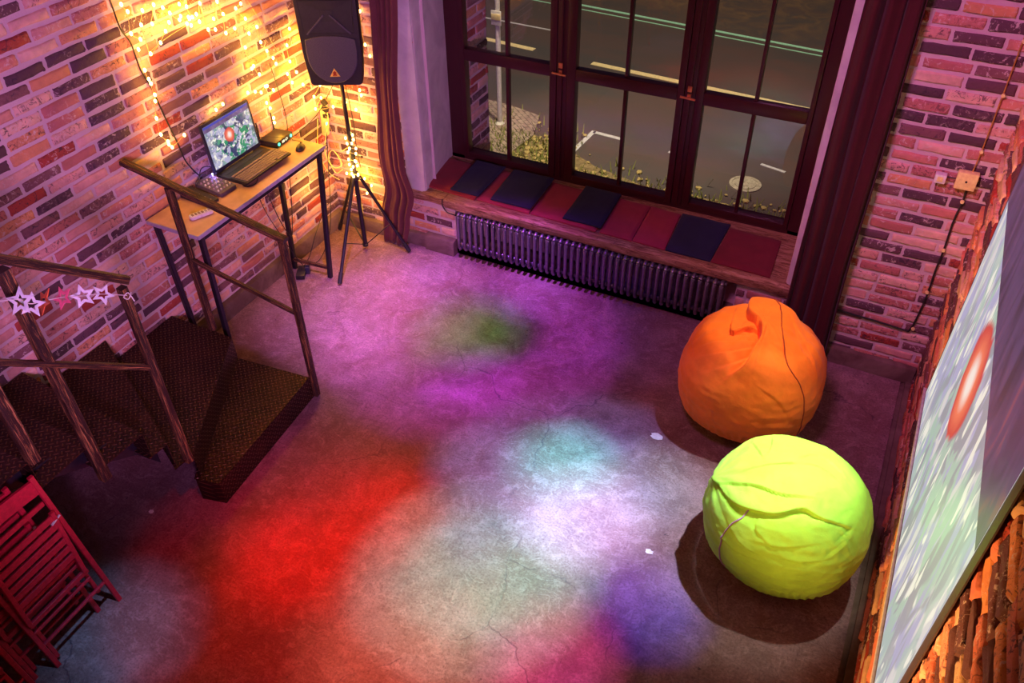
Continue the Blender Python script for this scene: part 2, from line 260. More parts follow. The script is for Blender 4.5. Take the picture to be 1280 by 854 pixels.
MT = dict(
    brick=brick_mat('old_bricks'), brick_lit=brick_mat('old_bricks_orange_light', warm=.6), mortar=mortar_mat('pale_mortar'), mortar_o=mortar_mat('brown_mortar', (.30, .17, .10)),  # right wall bricks have the orange light tinted into their colour
    floor=floor_mat(), plaster=plaster_mat('whitewashed_plaster', (.48, .44, .48), (.66, .62, .64)), skirt=plaster_mat('dirty_skirting', (.12, .07, .06), (.25, .17, .15)),
    frame=wood_frame_mat('dark_red_window_wood', (.060, .010, .015)), sill=sill_mat(), rail=rail_mat(), plate=plate_mat(), plate_v=plate_mat('brown_diamond_plate_upright', True),
    steel=simple('dark_steel', (.035, .03, .045), .38, .6), iron=simple('gunmetal_radiator_paint', (.24, .21, .28), .30, .7, var=.25),
    black=simple('black_plastic', (.022, .02, .024), .42), rubber=simple('black_rubber', (.015, .015, .017), .6), cable=simple('black_cable', (.018, .016, .018), .5),
    grille=simple('speaker_grille', (.075, .07, .095), .5, .3, nscale=400, var=.4, bump=.4), gold=simple('gold_badge', (.85, .60, .12), .35, .2),
    top=simple('wood_laminate', (.60, .36, .20), .45, nscale=9, var=.16, bump=.05), edge=simple('grey_table_edge', (.42, .38, .48), .5), trim_white=simple('white_plastic', (.78, .76, .74), .4),
    key=simple('orange_lit_keys', (.30, .22, .15), .5), yellow=simple('yellowed_plastic', (.95, .80, .30), .5), brass=simple('brass', (.75, .42, .14), .3, .8), copper=simple('copper_handle', (.85, .36, .14), .35, .7),  # key colour includes the orange light falling on the keys
    cur_l=fabric('brown_purple_curtain', (.17, .050, .055)), cur_r=fabric('maroon_curtain', (.065, .006, .012)),
    pad_pink=fabric('raspberry_cushion', (.40, .035, .085)), pad_maroon=fabric('maroon_cushion', (.22, .02, .04)), pad_navy=fabric('navy_cushion', (.02, .02, .075)), pad_red=fabric('red_cushion', (.34, .03, .045)),
    orange=fabric('orange_cotton', (1.0, .20, .015)), lime=fabric('lime_cotton', (.40, .86, .07)), seam_o=fabric('rust_seam', (.38, .05, .01)), seam_g=fabric('pale_violet_zip', (.45, .30, .50)),
    redpaint=simple('red_painted_wood', (.52, .015, .045), .35, nscale=60, var=.2), wire=simple('clear_wire', (.55, .42, .20), .5),
    asphalt=asphalt_mat(), paving=paving_mat(), paint_y=simple('yellow_road_paint', (.85, .72, .38), .6),
    paint_w=simple('white_road_paint', (.55, .56, .60), .6), trail_g=simple('pale_green_light_trail', (.38, .80, .58), .6), soil=simple('weedy_soil', (.20, .15, .07), .9, nscale=25, var=.6, bump=.8, bd=.02), castiron=simple('manhole_iron', (.42, .38, .30), .6, .2, nscale=30, var=.3),  # the pale green is light trails painted as colour
    pole=simple('grey_painted_pole', (.62, .62, .58), .5), screenframe=simple('screen_border', (.05, .035, .04), .5), bar=simple('aluminium_bar', (.80, .76, .82), .35, .3), leaf=simple('dry_leaf', (.42, .33, .12), .8), grass=simple('grass_blade', (.22, .25, .06), .8),
    star_w=simple('white_star_card', (.80, .88, .95), .5), star_p=simple('pink_star_card', (.90, .16, .28), .5), star_o=simple('orange_star_card', (.75, .14, .04), .4),
    bulb=emis('warm_bulb', (1.0, .60, .14), 22), led_g=emis('green_led', (.05, .9, .45), 4), led_b=emis('violet_led', (.35, .25, 1.0), 40), lap_blue=emis('blue_title_bar', (.03, .05, .42), 1.0), led_w=emis('pale_display', (.9, .85, .55), 2.2),
    pic_lap=picture_mat('laptop_picture', .95, .86, 0.0, (1.5, 1), .8, ((.10, .06, .16), (.20, .13, .30), (.45, .35, .55))), pic_wall=picture_mat('projected_picture', .85, .735, .42, (2.6, .55), .85), frameblue=simple('blue_black_lid', (.03, .03, .06), .4),
    mixer=simple('mixer_panel', (.10, .08, .11), .5), knob=simple('mixer_knobs', (.75, .72, .74), .4))
g = G('window_glass'); g.N.remove(g.b); tr = g.n('BsdfTransparent'); gl = g.n('BsdfGlossy'); gl.inputs['Roughness'].default_value = .0; fr = g.n('Fresnel'); fr.inputs[0].default_value = 1.85; ms = g.n('MixShader')
gm = g.n('NewGeometry'); g.L.new(g.math('MULTIPLY', fr.outputs[0], g.math('SUBTRACT', 1.0, gm.outputs['Backfacing'])), ms.inputs[0]); g.L.new(tr.outputs[0], ms.inputs[1]); g.L.new(gl.outputs[0], ms.inputs[2]); g.L.new(ms.outputs[0], g.out.inputs[0]); MT['glass'] = g.m

# ------------------------------------------------------------------ mesh helpers
def tag(o, label=None, cat=None, group=None, kind=None):
    if label: o['label'] = label
    if cat: o['category'] = cat
    if group: o['group'] = group
    if kind: o['kind'] = kind
    return o
def empty(name, loc=(0, 0, 0), rz=0, label=None, cat=None, group=None, kind=None):
    o = bpy.data.objects.new(name, None); COL.objects.link(o); o.location = loc; o.rotation_euler.z = rz; o.empty_display_size = .1
    return tag(o, label, cat, group, kind)
def mesh_obj(name, me, mat, parent=None, smooth=False, **t):
    o = bpy.data.objects.new(name, me); COL.objects.link(o)
    for m in (mat if isinstance(mat, (list, tuple)) else [mat]): me.materials.append(MT[m])
    if smooth is not False:
        for p in me.polygons: p.use_smooth = True
        if smooth is not True: me.set_sharp_from_angle(angle=math.radians(smooth))
    if parent: o.parent = parent
    return tag(o, **t)
class MB:
    def __init__(s): s.bm = bmesh.new(); s.uv = s.bm.loops.layers.uv.new('UVMap')
    def box(s, c, size, rot=None, bevel=0, seg=2):
        r = bmesh.ops.create_cube(s.bm, size=1); vs = r['verts']
        mt = Matrix.Translation(Vector(c)) @ (rot.to_4x4() if rot else Matrix()) @ Matrix.Diagonal((*size, 1))
        bmesh.ops.transform(s.bm, matrix=mt, verts=vs)
        if bevel:
            es = list({e for v in vs for e in v.link_edges}); bmesh.ops.bevel(s.bm, geom=es, offset=bevel, segments=seg, affect='EDGES', profile=.6)
        return s
    def bx(s, x0, x1, y0, y1, z0, z1, bevel=0): return s.box(((x0 + x1) / 2, (y0 + y1) / 2, (z0 + z1) / 2), (abs(x1 - x0), abs(y1 - y0), abs(z1 - z0)), None, bevel)
    def loft(s, rings, cap=True, closed=True, uvl=None):
        bm = s.bm; R = [[bm.verts.new(p) for p in ring] for ring in rings]; n = len(R[0]); L = 0
        for i in range(len(R) - 1):
            d = (R[i + 1][0].co - R[i][0].co).length
            for j in range(n if closed else n - 1):
                k = (j + 1) % n
                try: f = bm.faces.new((R[i][j], R[i][k], R[i + 1][k], R[i + 1][j]))
                except ValueError: continue
                for l, q in zip(f.loops, ((L, j / n), (L, (j + 1) / n), (L + d, (j + 1) / n), (L + d, j / n))): l[s.uv].uv = (q[0] + (uvl or 0), q[1])
            L += d
        if cap and closed:
            try: bm.faces.new(R[0][::-1]); bm.faces.new(R[-1])
            except ValueError: pass
        return s
    def tube(s, pts, r, n=8, cap=True):
        pts = [Vector(p) for p in pts]; rings = []; rr = r if isinstance(r, (list, tuple)) else [r] * len(pts)
        t0 = (pts[1] - pts[0]).normalized(); up = Vector((0, 0, 1)) if abs(t0.z) < .9 else Vector((1, 0, 0)); a = t0.cross(up).normalized()
        for i, p in enumerate(pts):
            t = (pts[min(i + 1, len(pts) - 1)] - pts[max(i - 1, 0)]).normalized(); a = (a - t * a.dot(t)).normalized(); b = t.cross(a)
            rings.append([p + (a * math.cos(q) + b * math.sin(q)) * rr[i] for q in [2 * math.pi * k / n for k in range(n)]])
        return s.loft(rings, cap)
    def beam(s, p0, p1, w, h, up=(0, 0, 1), wob=0, ch=.12):
        """bar of rectangular section w (across) by h (along up) with chamfered, slightly uneven edges"""
        p0 = Vector(p0); p1 = Vector(p1); t = (p1 - p0).normalized(); up = Vector(up); a = t.cross(up).normalized(); b = a.cross(t).normalized()
        n = max(2, int((p1 - p0).length / .06)) if wob else 2; c = ch * min(w, h); rings = []
        prof = [(w / 2 - c, h / 2), (-w / 2 + c, h / 2), (-w / 2, h / 2 - c), (-w / 2, -h / 2 + c), (-w / 2 + c, -h / 2), (w / 2 - c, -h / 2), (w / 2, -h / 2 + c), (w / 2, h / 2 - c)]
        for i in range(n):
            p = p0.lerp(p1, i / (n - 1)); rings.append([p + a * (x + wob * random.uniform(-1, 1)) + b * (y + wob * random.uniform(-1, 1)) for x, y in prof])
        return s.loft(rings, uvl=random.random() * 5)
    def lathe(s, prof, c=(0, 0, 0), n=24, axis='Z'):
        rings = []
        for r, z in prof:
            ring = []
            for k in range(n):
                q = 2 * math.pi * k / n; p = (r * math.cos(q), r * math.sin(q), z)
                if axis == 'X': p = (z, p[0], p[1])
                if axis == 'Y': p = (p[0], z, p[1])
                ring.append(Vector(c) + Vector(p))
            rings.append(ring)
        return s.loft(rings)
    def prism(s, poly, d0, d1, to):
        """extrude a 2-D outline between depths d0 and d1; to(u, v, d) gives the point"""
        return s.loft([[to(u, v, d0) for u, v in poly], [to(u, v, d1) for u, v in poly]])
    def sphere(s, c, r, sub=2, sc=(1, 1, 1)):
        q = bmesh.ops.create_icosphere(s.bm, subdivisions=sub, radius=r); bmesh.ops.transform(s.bm, matrix=Matrix.Translation(Vector(c)) @ Matrix.Diagonal((*sc, 1)), verts=q['verts']); return s
    def build(s, name, mat, parent=None, smooth=40, bevel=0, **t):
        bmesh.ops.recalc_face_normals(s.bm, faces=s.bm.faces[:]); me = bpy.data.meshes.new(name); s.bm.to_mesh(me); s.bm.free()
        o = mesh_obj(name, me, mat, parent, smooth, **t)
        if bevel: m = o.modifiers.new('bevel', 'BEVEL'); m.width = bevel; m.segments = 2; m.limit_method = 'ANGLE'
        return o
def catmull(pts, k=8):
    P = [Vector(p) for p in pts]; P = [P[0] * 2 - P[1]] + P + [P[-1] * 2 - P[-2]]; out = []
    for i in range(1, len(P) - 2):
        for j in range(k):
            t = j / k; out.append(.5 * ((2 * P[i]) + (-P[i - 1] + P[i + 1]) * t + (2 * P[i - 1] - 5 * P[i] + 4 * P[i + 1] - P[i + 2]) * t * t + (-P[i - 1] + 3 * P[i] - 3 * P[i + 1] + P[i + 2]) * t ** 3))
    return out + [P[-2]]

# ------------------------------------------------------------------ brick walls
def brick_wall(name, to, u0, u1, z0, z1, holes=(), depth=.010, rough=.0035, course=.0785, length=.262, joint=.016, back=.12, mats=('mortar', 'brick'), seed=1, nu=8, nz=5, warp=.003, plane_holes=True):
    """to(u, z, d): point at u along the wall, height z, d out of the mortar face; one mesh of separate bricks on a mortar bed"""
    R = np.random.RandomState(seed); V = []; F = []; Cc = []; MI = []
    rows = int((z1 - z0) / course) + 1
    for r in range(rows):
        za = z0 + r * course; u = u0 - length * (.5 if r % 2 else 0) - R.uniform(0, .03)
        while u < u1:
            L = length * R.choice([1, 1, 1, 1, .98, 1.03, .55 if R.rand() < .12 else 1]); a = max(u, u0) ; b = min(u + L - joint * R.uniform(.7, 1.3), u1); ua = u; u += L
            zb = min(za + course - joint * R.uniform(.75, 1.3), z1 - .002); zc = za + R.uniform(0, .004)
            if b - a < .025 or zb - zc < .02: continue
            skip = False
            for (ha, hb, hz0, hz1) in holes:
                if a < hb and b > ha and zc < hz1 and zb > hz0:
                    if a < ha - .03: b = min(b, ha - .004)
                    elif b > hb + .03: a = max(a, hb + .004)
                    else: skip = True
                    if zc < hz0 - .02 and zb > hz0: pass
            if skip or b - a < .02: continue
            e = .008; us = np.array([a, a + e * .5, a + e * 1.6] + list(np.linspace(a + e * 1.6, b - e * 1.6, nu - 4)[1:-1]) + [b - e * 1.6, b - e * .5, b]); zs = np.array([zc, zc + e * .5, zc + e * 1.5] + list(np.linspace(zc + e * 1.5, zb - e * 1.5, nz - 2)[1:-1]) + [zb - e * 1.5, zb - e * .5, zb])
            nU, nZ = len(us), len(zs); base = len(V); D = depth * R.uniform(.55, 1.25); tilt = R.uniform(-1, 1) * depth * .25; wv = R.uniform(-1, 1) * warp
            col = (R.rand(), R.rand(), R.rand())
            for j in range(nZ):
                for i in range(nU):
                    edge = min(i, nU - 1 - i, j, nZ - 1 - j)
                    d = (-.003 if edge == 0 else D * .72 if edge == 1 else D) + (R.uniform(-1, 1) * rough if edge > 0 else 0) + tilt * (i / nU - .5)
                    uu = us[i] + (R.uniform(-1, 1) * .0032 if edge <= 1 else 0); zz = zs[j] + (R.uniform(-1, 1) * .0032 if edge <= 1 else 0) + wv * math.sin((us[i] - a) * 12)
                    V.append(to(uu, zz, d)); Cc.append(col)
            for j in range(nZ - 1):
                for i in range(nU - 1):
                    p = base + j * nU + i; F.append((p, p + 1, p + nU + 1, p + nU)); MI.append(1)
    # mortar bed: grid split round the holes
    xs = sorted({u0, u1, *[min(max(h[0], u0), u1) for h in holes], *[min(max(h[1], u0), u1) for h in holes]}); ys = sorted({z0, z1, *[min(max(h[2], z0), z1) for h in holes], *[min(max(h[3], z0), z1) for h in holes]})
    def quad(ps):
        b = len(V); V.extend(ps); Cc.extend([(0, 0, 0)] * 4); F.append((b, b + 1, b + 2, b + 3)); MI.append(0)
    for i in range(len(xs) - 1):
        for j in range(len(ys) - 1):
            cx, cy = (xs[i] + xs[i + 1]) / 2, (ys[j] + ys[j + 1]) / 2
            if any(h[0] < cx < h[1] and h[2] < cy < h[3] for h in holes): continue
            A, B, Z0, Z1 = xs[i], xs[i + 1], ys[j], ys[j + 1]
            quad([to(A, Z0, 0), to(B, Z0, 0), to(B, Z1, 0), to(A, Z1, 0)]); quad([to(A, Z0, -back), to(A, Z1, -back), to(B, Z1, -back), to(B, Z0, -back)])
    for (A, B) in ((u0, u1),):
        quad([to(A, z1, 0), to(B, z1, 0), to(B, z1, -back), to(A, z1, -back)]); quad([to(A, z0, 0), to(A, z0, -back), to(B, z0, -back), to(B, z0, 0)])
        quad([to(A, z0, 0), to(A, z1, 0), to(A, z1, -back), to(A, z0, -back)]); quad([to(B, z0, 0), to(B, z0, -back), to(B, z1, -back), to(B, z1, 0)])
    me = bpy.data.meshes.new(name); me.from_pydata([tuple(v) for v in V], [], F)
    at = me.attributes.new('bcol', 'FLOAT_COLOR', 'POINT'); at.data.foreach_set('color', np.array([(*c, 1) for c in Cc], dtype=np.float32).ravel())
    o = bpy.data.objects.new(name, me); COL.objects.link(o)
    for m in mats: me.materials.append(MT[m])
    me.polygons.foreach_set('material_index', MI); me.polygons.foreach_set('use_smooth', [m == 1 for m in MI]); me.update()
    bm = bmesh.new(); bm.from_mesh(me); bm.faces.ensure_lookup_table(); bm.to_mesh(me); bm.free()
    return tag(o, kind='structure')

XL, XR, YB, YF = -4.20, .56, 4.98, 5.58
OX0, OX1 = -3.28, -.42           # window opening in the back wall
brick_wall('wall_left', lambda u, z, d: (XL + d, u, z), .2, YB, 0, 3.3, seed=3, joint=.018, rough=.0045, depth=.012)
brick_wall('wall_back', lambda u, z, d: (u, YB - d, z), XL, XR, 0, 3.3, holes=[(OX0, OX1, .45, 2.95), (-3.03, -.74, -.01, .45)], seed=5, back=.15)
brick_wall('wall_right', lambda u, z, d: (XR - d, u, z), .2, YB, 0, 3.3, depth=.020, rough=.007, course=.0785, seed=8, mats=('mortar_o', 'brick_lit'), joint=.016)

# plain upper storey, far wall and ceiling that close the hall above the bricks
for nm, q in (('wall_left_upper', (XL - .12, XL, -2.2, YB + .15, 3.3, 6.0)), ('wall_right_upper', (XR, XR + .12, -2.2, YB + .15, 3.3, 6.0)), ('wall_back_upper', (XL - .12, XR + .12, YB, YB + .15, 3.3, 6.0)),
              ('wall_front', (XL - .12, XR + .12, -2.35, -2.2, -.12, 6.0)), ('ceiling', (XL - .12, XR + .12, -2.35, YB + .15, 6.0, 6.1)), ('wall_left_lower', (XL - .12, XL, -2.2, .2, -.12, 3.3)), ('wall_right_lower', (XR, XR + .12, -2.2, .2, -.12, 3.3))):
    MB().bx(*q).build(nm, 'skirt', smooth=False, kind='structure')
# floor with a groove along the right wall
MB().bx(XL - .12, .475, -2.2, YB + .15, -.12, 0).build('floor', 'floor', smooth=False, kind='structure')
MB().bx(.475, .505, -2.2, YB, -.12, -.012).bx(.505, XR + .02, -2.2, YB, -.12, .012).build('trim_1', 'skirt', smooth=False, kind='structure')

# skirtings
def ledge(name, p0, p1, nrm, h, d, mat='skirt', n=40):
    p0 = Vector(p0); p1 = Vector(p1); nv = Vector(nrm); mb = MB(); rings = []
    for i in range(n + 1):
        p = p0.lerp(p1, i / n); j = mnoise.noise(p * 4) * .006; prof = [(0, 0), (d + j, 0), (d + j, h * .8), (d * .85 + j, h * .94), (d * .4, h + j), (-.03, h), (-.03, 0)]
        rings.append([p + nv * a + Vector((0, 0, b)) for a, b in prof])
    return mb.loft(rings).build(name, mat, kind='structure')
ledge('baseboard_left', (XL, .2, 0), (XL, YB - .03, 0), (1, 0, 0), .14, .045)
ledge('baseboard_back', (XL + .05, YB, 0), (-3.30, YB, 0), (0, -1, 0), .12, .045)
ledge('baseboard_back_window', (-3.30, YB, 0), (-3.03, YB, 0), (0, -1, 0), .14, .065, n=8)
ledge('baseboard_back_window_right', (-.74, YB, 0), (-.38, YB, 0), (0, -1, 0), .14, .055, n=8)
ledge('baseboard_niche', (-3.03, YB + .15, 0), (-.74, YB + .15, 0), (0, -1, 0), .12, .04)
MB().bx(-3.07, -3.03, YB + .001, YB + .15, 0, .445).build('trim_6', 'mortar', kind='structure', smooth=False)
MB().bx(-.74, -.70, YB + .001, YB + .15, 0, .445).build('trim_7', 'mortar', kind='structure', smooth=False)
ledge('baseboard_back_right', (-.38, YB, 0), (XR - .02, YB, 0), (0, -1, 0), .125, .05)

# window surround: plastered reveals and the strips on the wall face
def reveal(name, xf, xb, xout, side):
    mb = MB(); rings = []; n = 30
    for i in range(n + 1):
        z = .5 + 2.45 * i / n; j = mnoise.noise(Vector((xf, z * 3, 0))) * .006; s = side
        rings.append([Vector(p) for p in ((xout + j, YB + .02, z), (xout + j, YB - .02, z), (xf - s * .03 + j, YB - .025, z), (xf - s * .006 + j, YB - .014, z), (xf + j, YB + .01, z), (xf * .5 + xb * .5 + j, 5.28, z), (xb + j * .4, YF + .02, z), (xb - s * .10, YF + .02, z), (xout, YF, z))])
    return mb.loft(rings).build(name, 'plaster', smooth=30, kind='structure')
reveal('trim_2', -3.28, -3.385, -3.45, 1)
reveal('trim_3', -.42, -.455, -.28, -1)
MB().bx(-3.45, -.28, YB - .02, YF + .1, 2.9, 3.1).build('trim_4', 'plaster', kind='structure')
# low brick block under the sill (its room side is the back wall), fills the depth of the recess
MB().bx(-3.5, -.3, YB + .152, YF + .19, -.12, .44).build('wall_back_recess', 'mortar', kind='structure', smooth=False)

# ------------------------------------------------------------------ window
def muntin_bar(mb, x0, x1, z0, z1, y0, y1): mb.bx(x0, x1, y0, y1, z0, z1, .004)
ZB, ZR0, ZR1, ZT = .605, 1.395, 1.485, 2.80
win = empty('window_1', ((OX0 + OX1) / 2, YF, .53), kind='structure')
def wpart(mb, name, mat, **k):
    o = mb.build(name, mat, **k); o.parent = win; o.matrix_parent_inverse = Matrix.Translation(-Vector(win.location)); return o
mb = MB()
mb.bx(-3.385, -3.26, YF, YF + .09, .50, 2.92, .006).bx(-.555, -.455, YF, YF + .09, .50, 2.92, .006).bx(-3.385, -.455, YF, YF + .09, 2.85, 2.92, .006).bx(-3.385, -.455, YF, YF + .09, .50, .565, .006)
wpart(mb, 'window_frame', 'frame')
leaves = [(-3.258, -2.43, -3.215, -2.485), (-2.345, -1.447, -2.275, -1.497), (-1.363, -.557, -1.305, -.590)]
wpart(MB().bx(-2.428, -2.347, YF - .005, YF + .08, .56, 2.86, .006).bx(-2.400, -2.380, YF - .018, YF, .56, 2.86, .004), 'mullion', 'frame')
wpart(MB().bx(-1.445, -1.365, YF - .005, YF + .08, .56, 2.86, .006).bx(-1.415, -1.395, YF - .018, YF, .56, 2.86, .004), 'mullion', 'frame')
for (a, b, ga, gb) in leaves:
    mb = MB(); y0, y1 = YF - .012, YF + .06
    mb.bx(a, ga, y0, y1, .56, 2.86, .006).bx(gb, b, y0, y1, .56, 2.86, .006).bx(ga, gb, y0 + .001, y1 - .001, .56, ZB, .006).bx(ga, gb, y0 + .001, y1 - .001, ZR0, ZR1, .006).bx(ga, gb, y0 + .001, y1 - .001, 2.8, 2.86, .006)
    wpart(mb, 'sash', 'frame')
    c = (ga + gb) / 2
    wpart(MB().bx(c - .0125, c + .0125, YF + .005, YF + .05, ZB, ZR0, .004).bx(c - .0125, c + .0125, YF + .005, YF + .05, ZR1, 2.8, .004), 'muntin', 'frame')
    wpart(MB().bx(ga - .003, gb + .003, YF + .026, YF + .030, ZB - .003, ZR0 + .003), 'pane', 'glass', smooth=False)
    wpart(MB().bx(ga - .003, gb + .003, YF + .026, YF + .030, ZR1 - .003, 2.803), 'pane', 'glass', smooth=False)
for hx in (-2.39, -1.405):
    mb = MB(); mb.box((hx, YF - .024, 1.50), (.032, .012, .04), bevel=.004).tube([(hx, YF - .03, 1.445), (hx, YF - .055, 1.445)], .008)
    mb.tube([(hx - .055, YF - .055, 1.448), (hx + .055, YF - .055, 1.442)], .0085, 8).box((hx, YF - .024, 1.445), (.028, .012, .04), bevel=.004)
    wpart(mb, 'window_handle', 'copper', label='copper coloured window latch')

# sill board, worn, in two lengths
def sillboard(x0, x1, y0, seed):
    mb = MB(); n = int((x1 - x0) / .05); rings = []
    for i in range(n + 1):
        x = x0 + (x1 - x0) * i / n; a = mnoise.noise(Vector((x * 6, seed, 0))) * .012; b = mnoise.noise(Vector((x * 6, seed + 5, 0))) * .010
        rings.append([Vector(p) for p in ((x, y0 + .01 + a, .445), (x, y0 + a, .455 + b), (x, y0 - .004 + a, .515 + b * .5), (x, y0 + .012 + a, .529), (x, y0 + .05, .53), (x, YF + .02, .53), (x, YF + .02, .445))])
    return mb.loft(rings)
wsill = empty('window_sill', (-1.9, YB, .445), kind='structure')
for a, b, y, s in ((-3.42, -3.102, 4.945, 1), (-3.095, -.375, 4.925, 9)):
    o = sillboard(a, b, y, s).build('sill_board', 'sill', smooth=50); o.parent = wsill; o.matrix_parent_inverse = Matrix.Translation(-Vector(wsill.location))

# ------------------------------------------------------------------ outside: street, verge, road marks, painted light trails
ZG = -.10
MB().bx(-9, 3.5, 6.0, 18, ZG - .1, ZG).build('street_ground', 'asphalt', smooth=False, kind='structure')
MB().bx(-3.5, -.2, YF + .10, YF + .20, .40, .535).build('trim_5', 'frame', kind='structure')
brick_wall('wall_outside', lambda u, z, d: (-3.30 - 0 + d * 1.0, u, z), YF + .11, 6.10, ZG, 3.0, seed=21, back=.5)
mb = MB()   # pavement patch with herringbone joints
pp = [(-4.9, 7.9), (-3.95, 7.82), (-3.55, 7.72), (-3.42, 7.28), (-3.5, 6.6), (-4.9, 6.6)]
mb.prism(pp, ZG - .02, ZG + .03, lambda u, v, d: Vector((u, v, d))).build('pavement', 'paving', kind='structure')
def strip(name, mat, x0, y0, x1, y1, w, label=None):
    d = Vector((x1 - x0, y1 - y0, 0)).normalized(); q = Vector((-d.y, d.x, 0)) * w / 2; a = Vector((x0, y0, ZG)); b = Vector((x1, y1, ZG)); up = Vector((0, 0, .006))
    mb = MB(); mb.loft([[a + q, a - q, a - q + up, a + q + up], [b + q, b - q, b - q + up, b + q + up]]); return mb.build(name, mat, kind='structure', smooth=False)
strip('road_line_or_light_trail', 'paint_y', -3.60, 9.33, .6, 9.03, .085)
strip('road_line_or_light_trail', 'paint_y', -6.4, 9.60, -4.42, 9.42, .085)
strip('road_line_or_light_trail', 'trail_g', -9, 11.55, 1.5, 10.62, .05)  # car light trail, painted as a strip on the street
strip('road_line_or_light_trail', 'trail_g', -9, 11.40, 1.5, 10.47, .02)  # thinner painted light trail beside it
strip('road_line_or_light_trail', 'paint_w', -8, 10.28, -4.3, 10.1, .03)
strip('road_line_or_light_trail', 'paint_w', -2.90, 7.66, -2.55, 7.63, .05)
strip('road_line_or_light_trail', 'paint_w', -2.90, 7.68, -2.95, 6.75, .05)
strip('road_line_or_light_trail', 'paint_w', -2.05, 7.58, -1.80, 7.52, .035)
strip('road_line_or_light_trail', 'paint_w', -1.15, 7.72, -.90, 7.66, .035)
mb = MB(); mb.lathe([(0, 0), (.15, 0), (.15, .012), (.125, .012), (.122, .006), (.10, .006), (.098, .014), (.03, .014), (.028, .008), (0, .008)], (-1.19, 7.27, ZG), 36)
tag(mb.build('manhole_cover', 'castiron', smooth=30), 'round cast iron manhole cover in the street behind the right pane', 'manhole cover')
pl = empty('street_pole', (-3.86, 7.38, ZG), label='pale grey metal street pole with a yellow and white plate seen through the left pane', cat='pole')
MB().tube([(0, 0, 0), (0, 0, 3.4)], .026, 12).lathe([(.0, 0), (.06, 0), (.06, .02), (.03, .05), (.0, .05)], n=16).build('pole', 'pole', pl)
MB().bx(-.055, .055, -.035, -.028, 1.08, 1.22, .003).build('plate', 'trim_white', pl); MB().bx(-.05, .05, -.04, -.036, 1.13, 1.19, .001).build('label_band', 'paint_y', pl)
MB().bx(-.30, .05, -.035, -.028, 1.95, 2.25, .003).build('plate', 'trim_white', pl)
# weeds and gravel by the wall
def scatter(name, mat, n, region, fn, label, cat, seed):
    R = random.Random(seed); mb = MB()
    for i in range(n):
        x, y = region(R); fn(mb, R, x, y)
    return tag(mb.build(name, mat, smooth=False), label, cat, kind='stuff')
def pebble(mb, R, x, y): mb.sphere((x, y, ZG + .012), R.uniform(.008, .03), 1, (R.uniform(.7, 1.4), R.uniform(.7, 1.3), .6))
def blade(mb, R, x, y):
    a = R.uniform(0, 6.28); h = R.uniform(.03, .10); w = .008; d = Vector((math.cos(a), math.sin(a), 0)); q = Vector((-d.y, d.x, 0)) * w; p = Vector((x, y, ZG))
    mb.loft([[p + q, p - q, p - q + d * .003], [p + d * h * .5 + Vector((0, 0, h)) + q * .3, p + d * h * .5 + Vector((0, 0, h)) - q * .3, p + d * (h * .5 + .003) + Vector((0, 0, h))]])
reg1 = lambda R: (R.uniform(-4.4, -2.9), R.uniform(6.4, 7.15) + abs(R.gauss(0, .25)))
reg2 = lambda R: (R.uniform(-3.0, -.5), R.uniform(6.2, 6.75) + abs(R.gauss(0, .18)))
scatter('verge_gravel', 'leaf', 1100, lambda R: reg1(R) if R.random() < .6 else reg2(R), pebble, 'yellowish gravel and dead leaves along the wall outside the window', 'gravel', 3)
scatter('verge_grass', 'grass', 1600, lambda R: reg1(R) if R.random() < .55 else reg2(R), blade, 'sparse dry grass and weeds growing outside under the window', 'grass', 5)
MB().prism([(-4.5, 5.8), (-.3, 5.8), (-.3, 6.75), (-.8, 6.78), (-1.4, 6.86), (-2.0, 6.82), (-2.6, 6.98), (-3.0, 7.2), (-3.5, 7.36), (-4.5, 7.45)], ZG, ZG + .006, lambda u, v, d: Vector((u, v, d))).build('verge_soil', 'soil', kind='structure')

# ------------------------------------------------------------------ radiator
rad = empty('radiator', (-1.9, 4.985, .10), label='long dark tubular radiator under the window sill', cat='radiator')
def section_mesh():
    mb = MB(); prof = []
    h0, h1, d = .0, .335, .052
    path = [(0, -d, .03), (0, -d, h1 - .045), (0, -d * .92, h1 - .02), (0, -d * .6, h1 - .005), (0, 0, h1), (0, d * .6, h1 - .005), (0, d * .92, h1 - .02), (0, d, h1 - .045), (0, d, .03), (0, d * .6, .006), (0, 0, 0), (0, -d * .6, .006), (0, -d, .03)]
    mb.tube(catmull(path, 3), .0145, 8); mb.tube([(-.027, 0, .025), (.027, 0, .025)], .017, 8).tube([(-.027, 0, h1 - .03), (.027, 0, h1 - .03)], .017, 8)
    return mb
nsec = 42; first = None
for i in range(nsec):
    x = -2.96 + (2.96 - .83) * i / (nsec - 1) + 1.9
    if first is None: first = section_mesh().build('section', 'iron', rad, smooth=True); o = first
    else: o = first.copy(); COL.objects.link(o); o.parent = rad
    o.location = (x, -.035, 0)
for x in (-.85, .85): MB().bx(x - .01, x + .01, 0, .13, .06, .28).build('bracket', 'steel', rad)
MB().tube(catmull([(1.09, -.035, .025), (1.115, -.035, .022), (1.13, -.03, -.01), (1.13, -.03, -.098)], 6), .012, 10).build('pipe', 'iron', rad)
# cable down from the sill to the radiator
tag(MB().tube(catmull([(-3.098, 4.91, .535), (-3.097, 4.905, .48), (-3.06, 4.905, .43), (-3.01, 4.92, .41), (-2.99, 4.98, .36)], 6), .005, 6).build('cable', 'cable'), 'short black cable hanging over the sill edge at the left end of the radiator', 'cable')

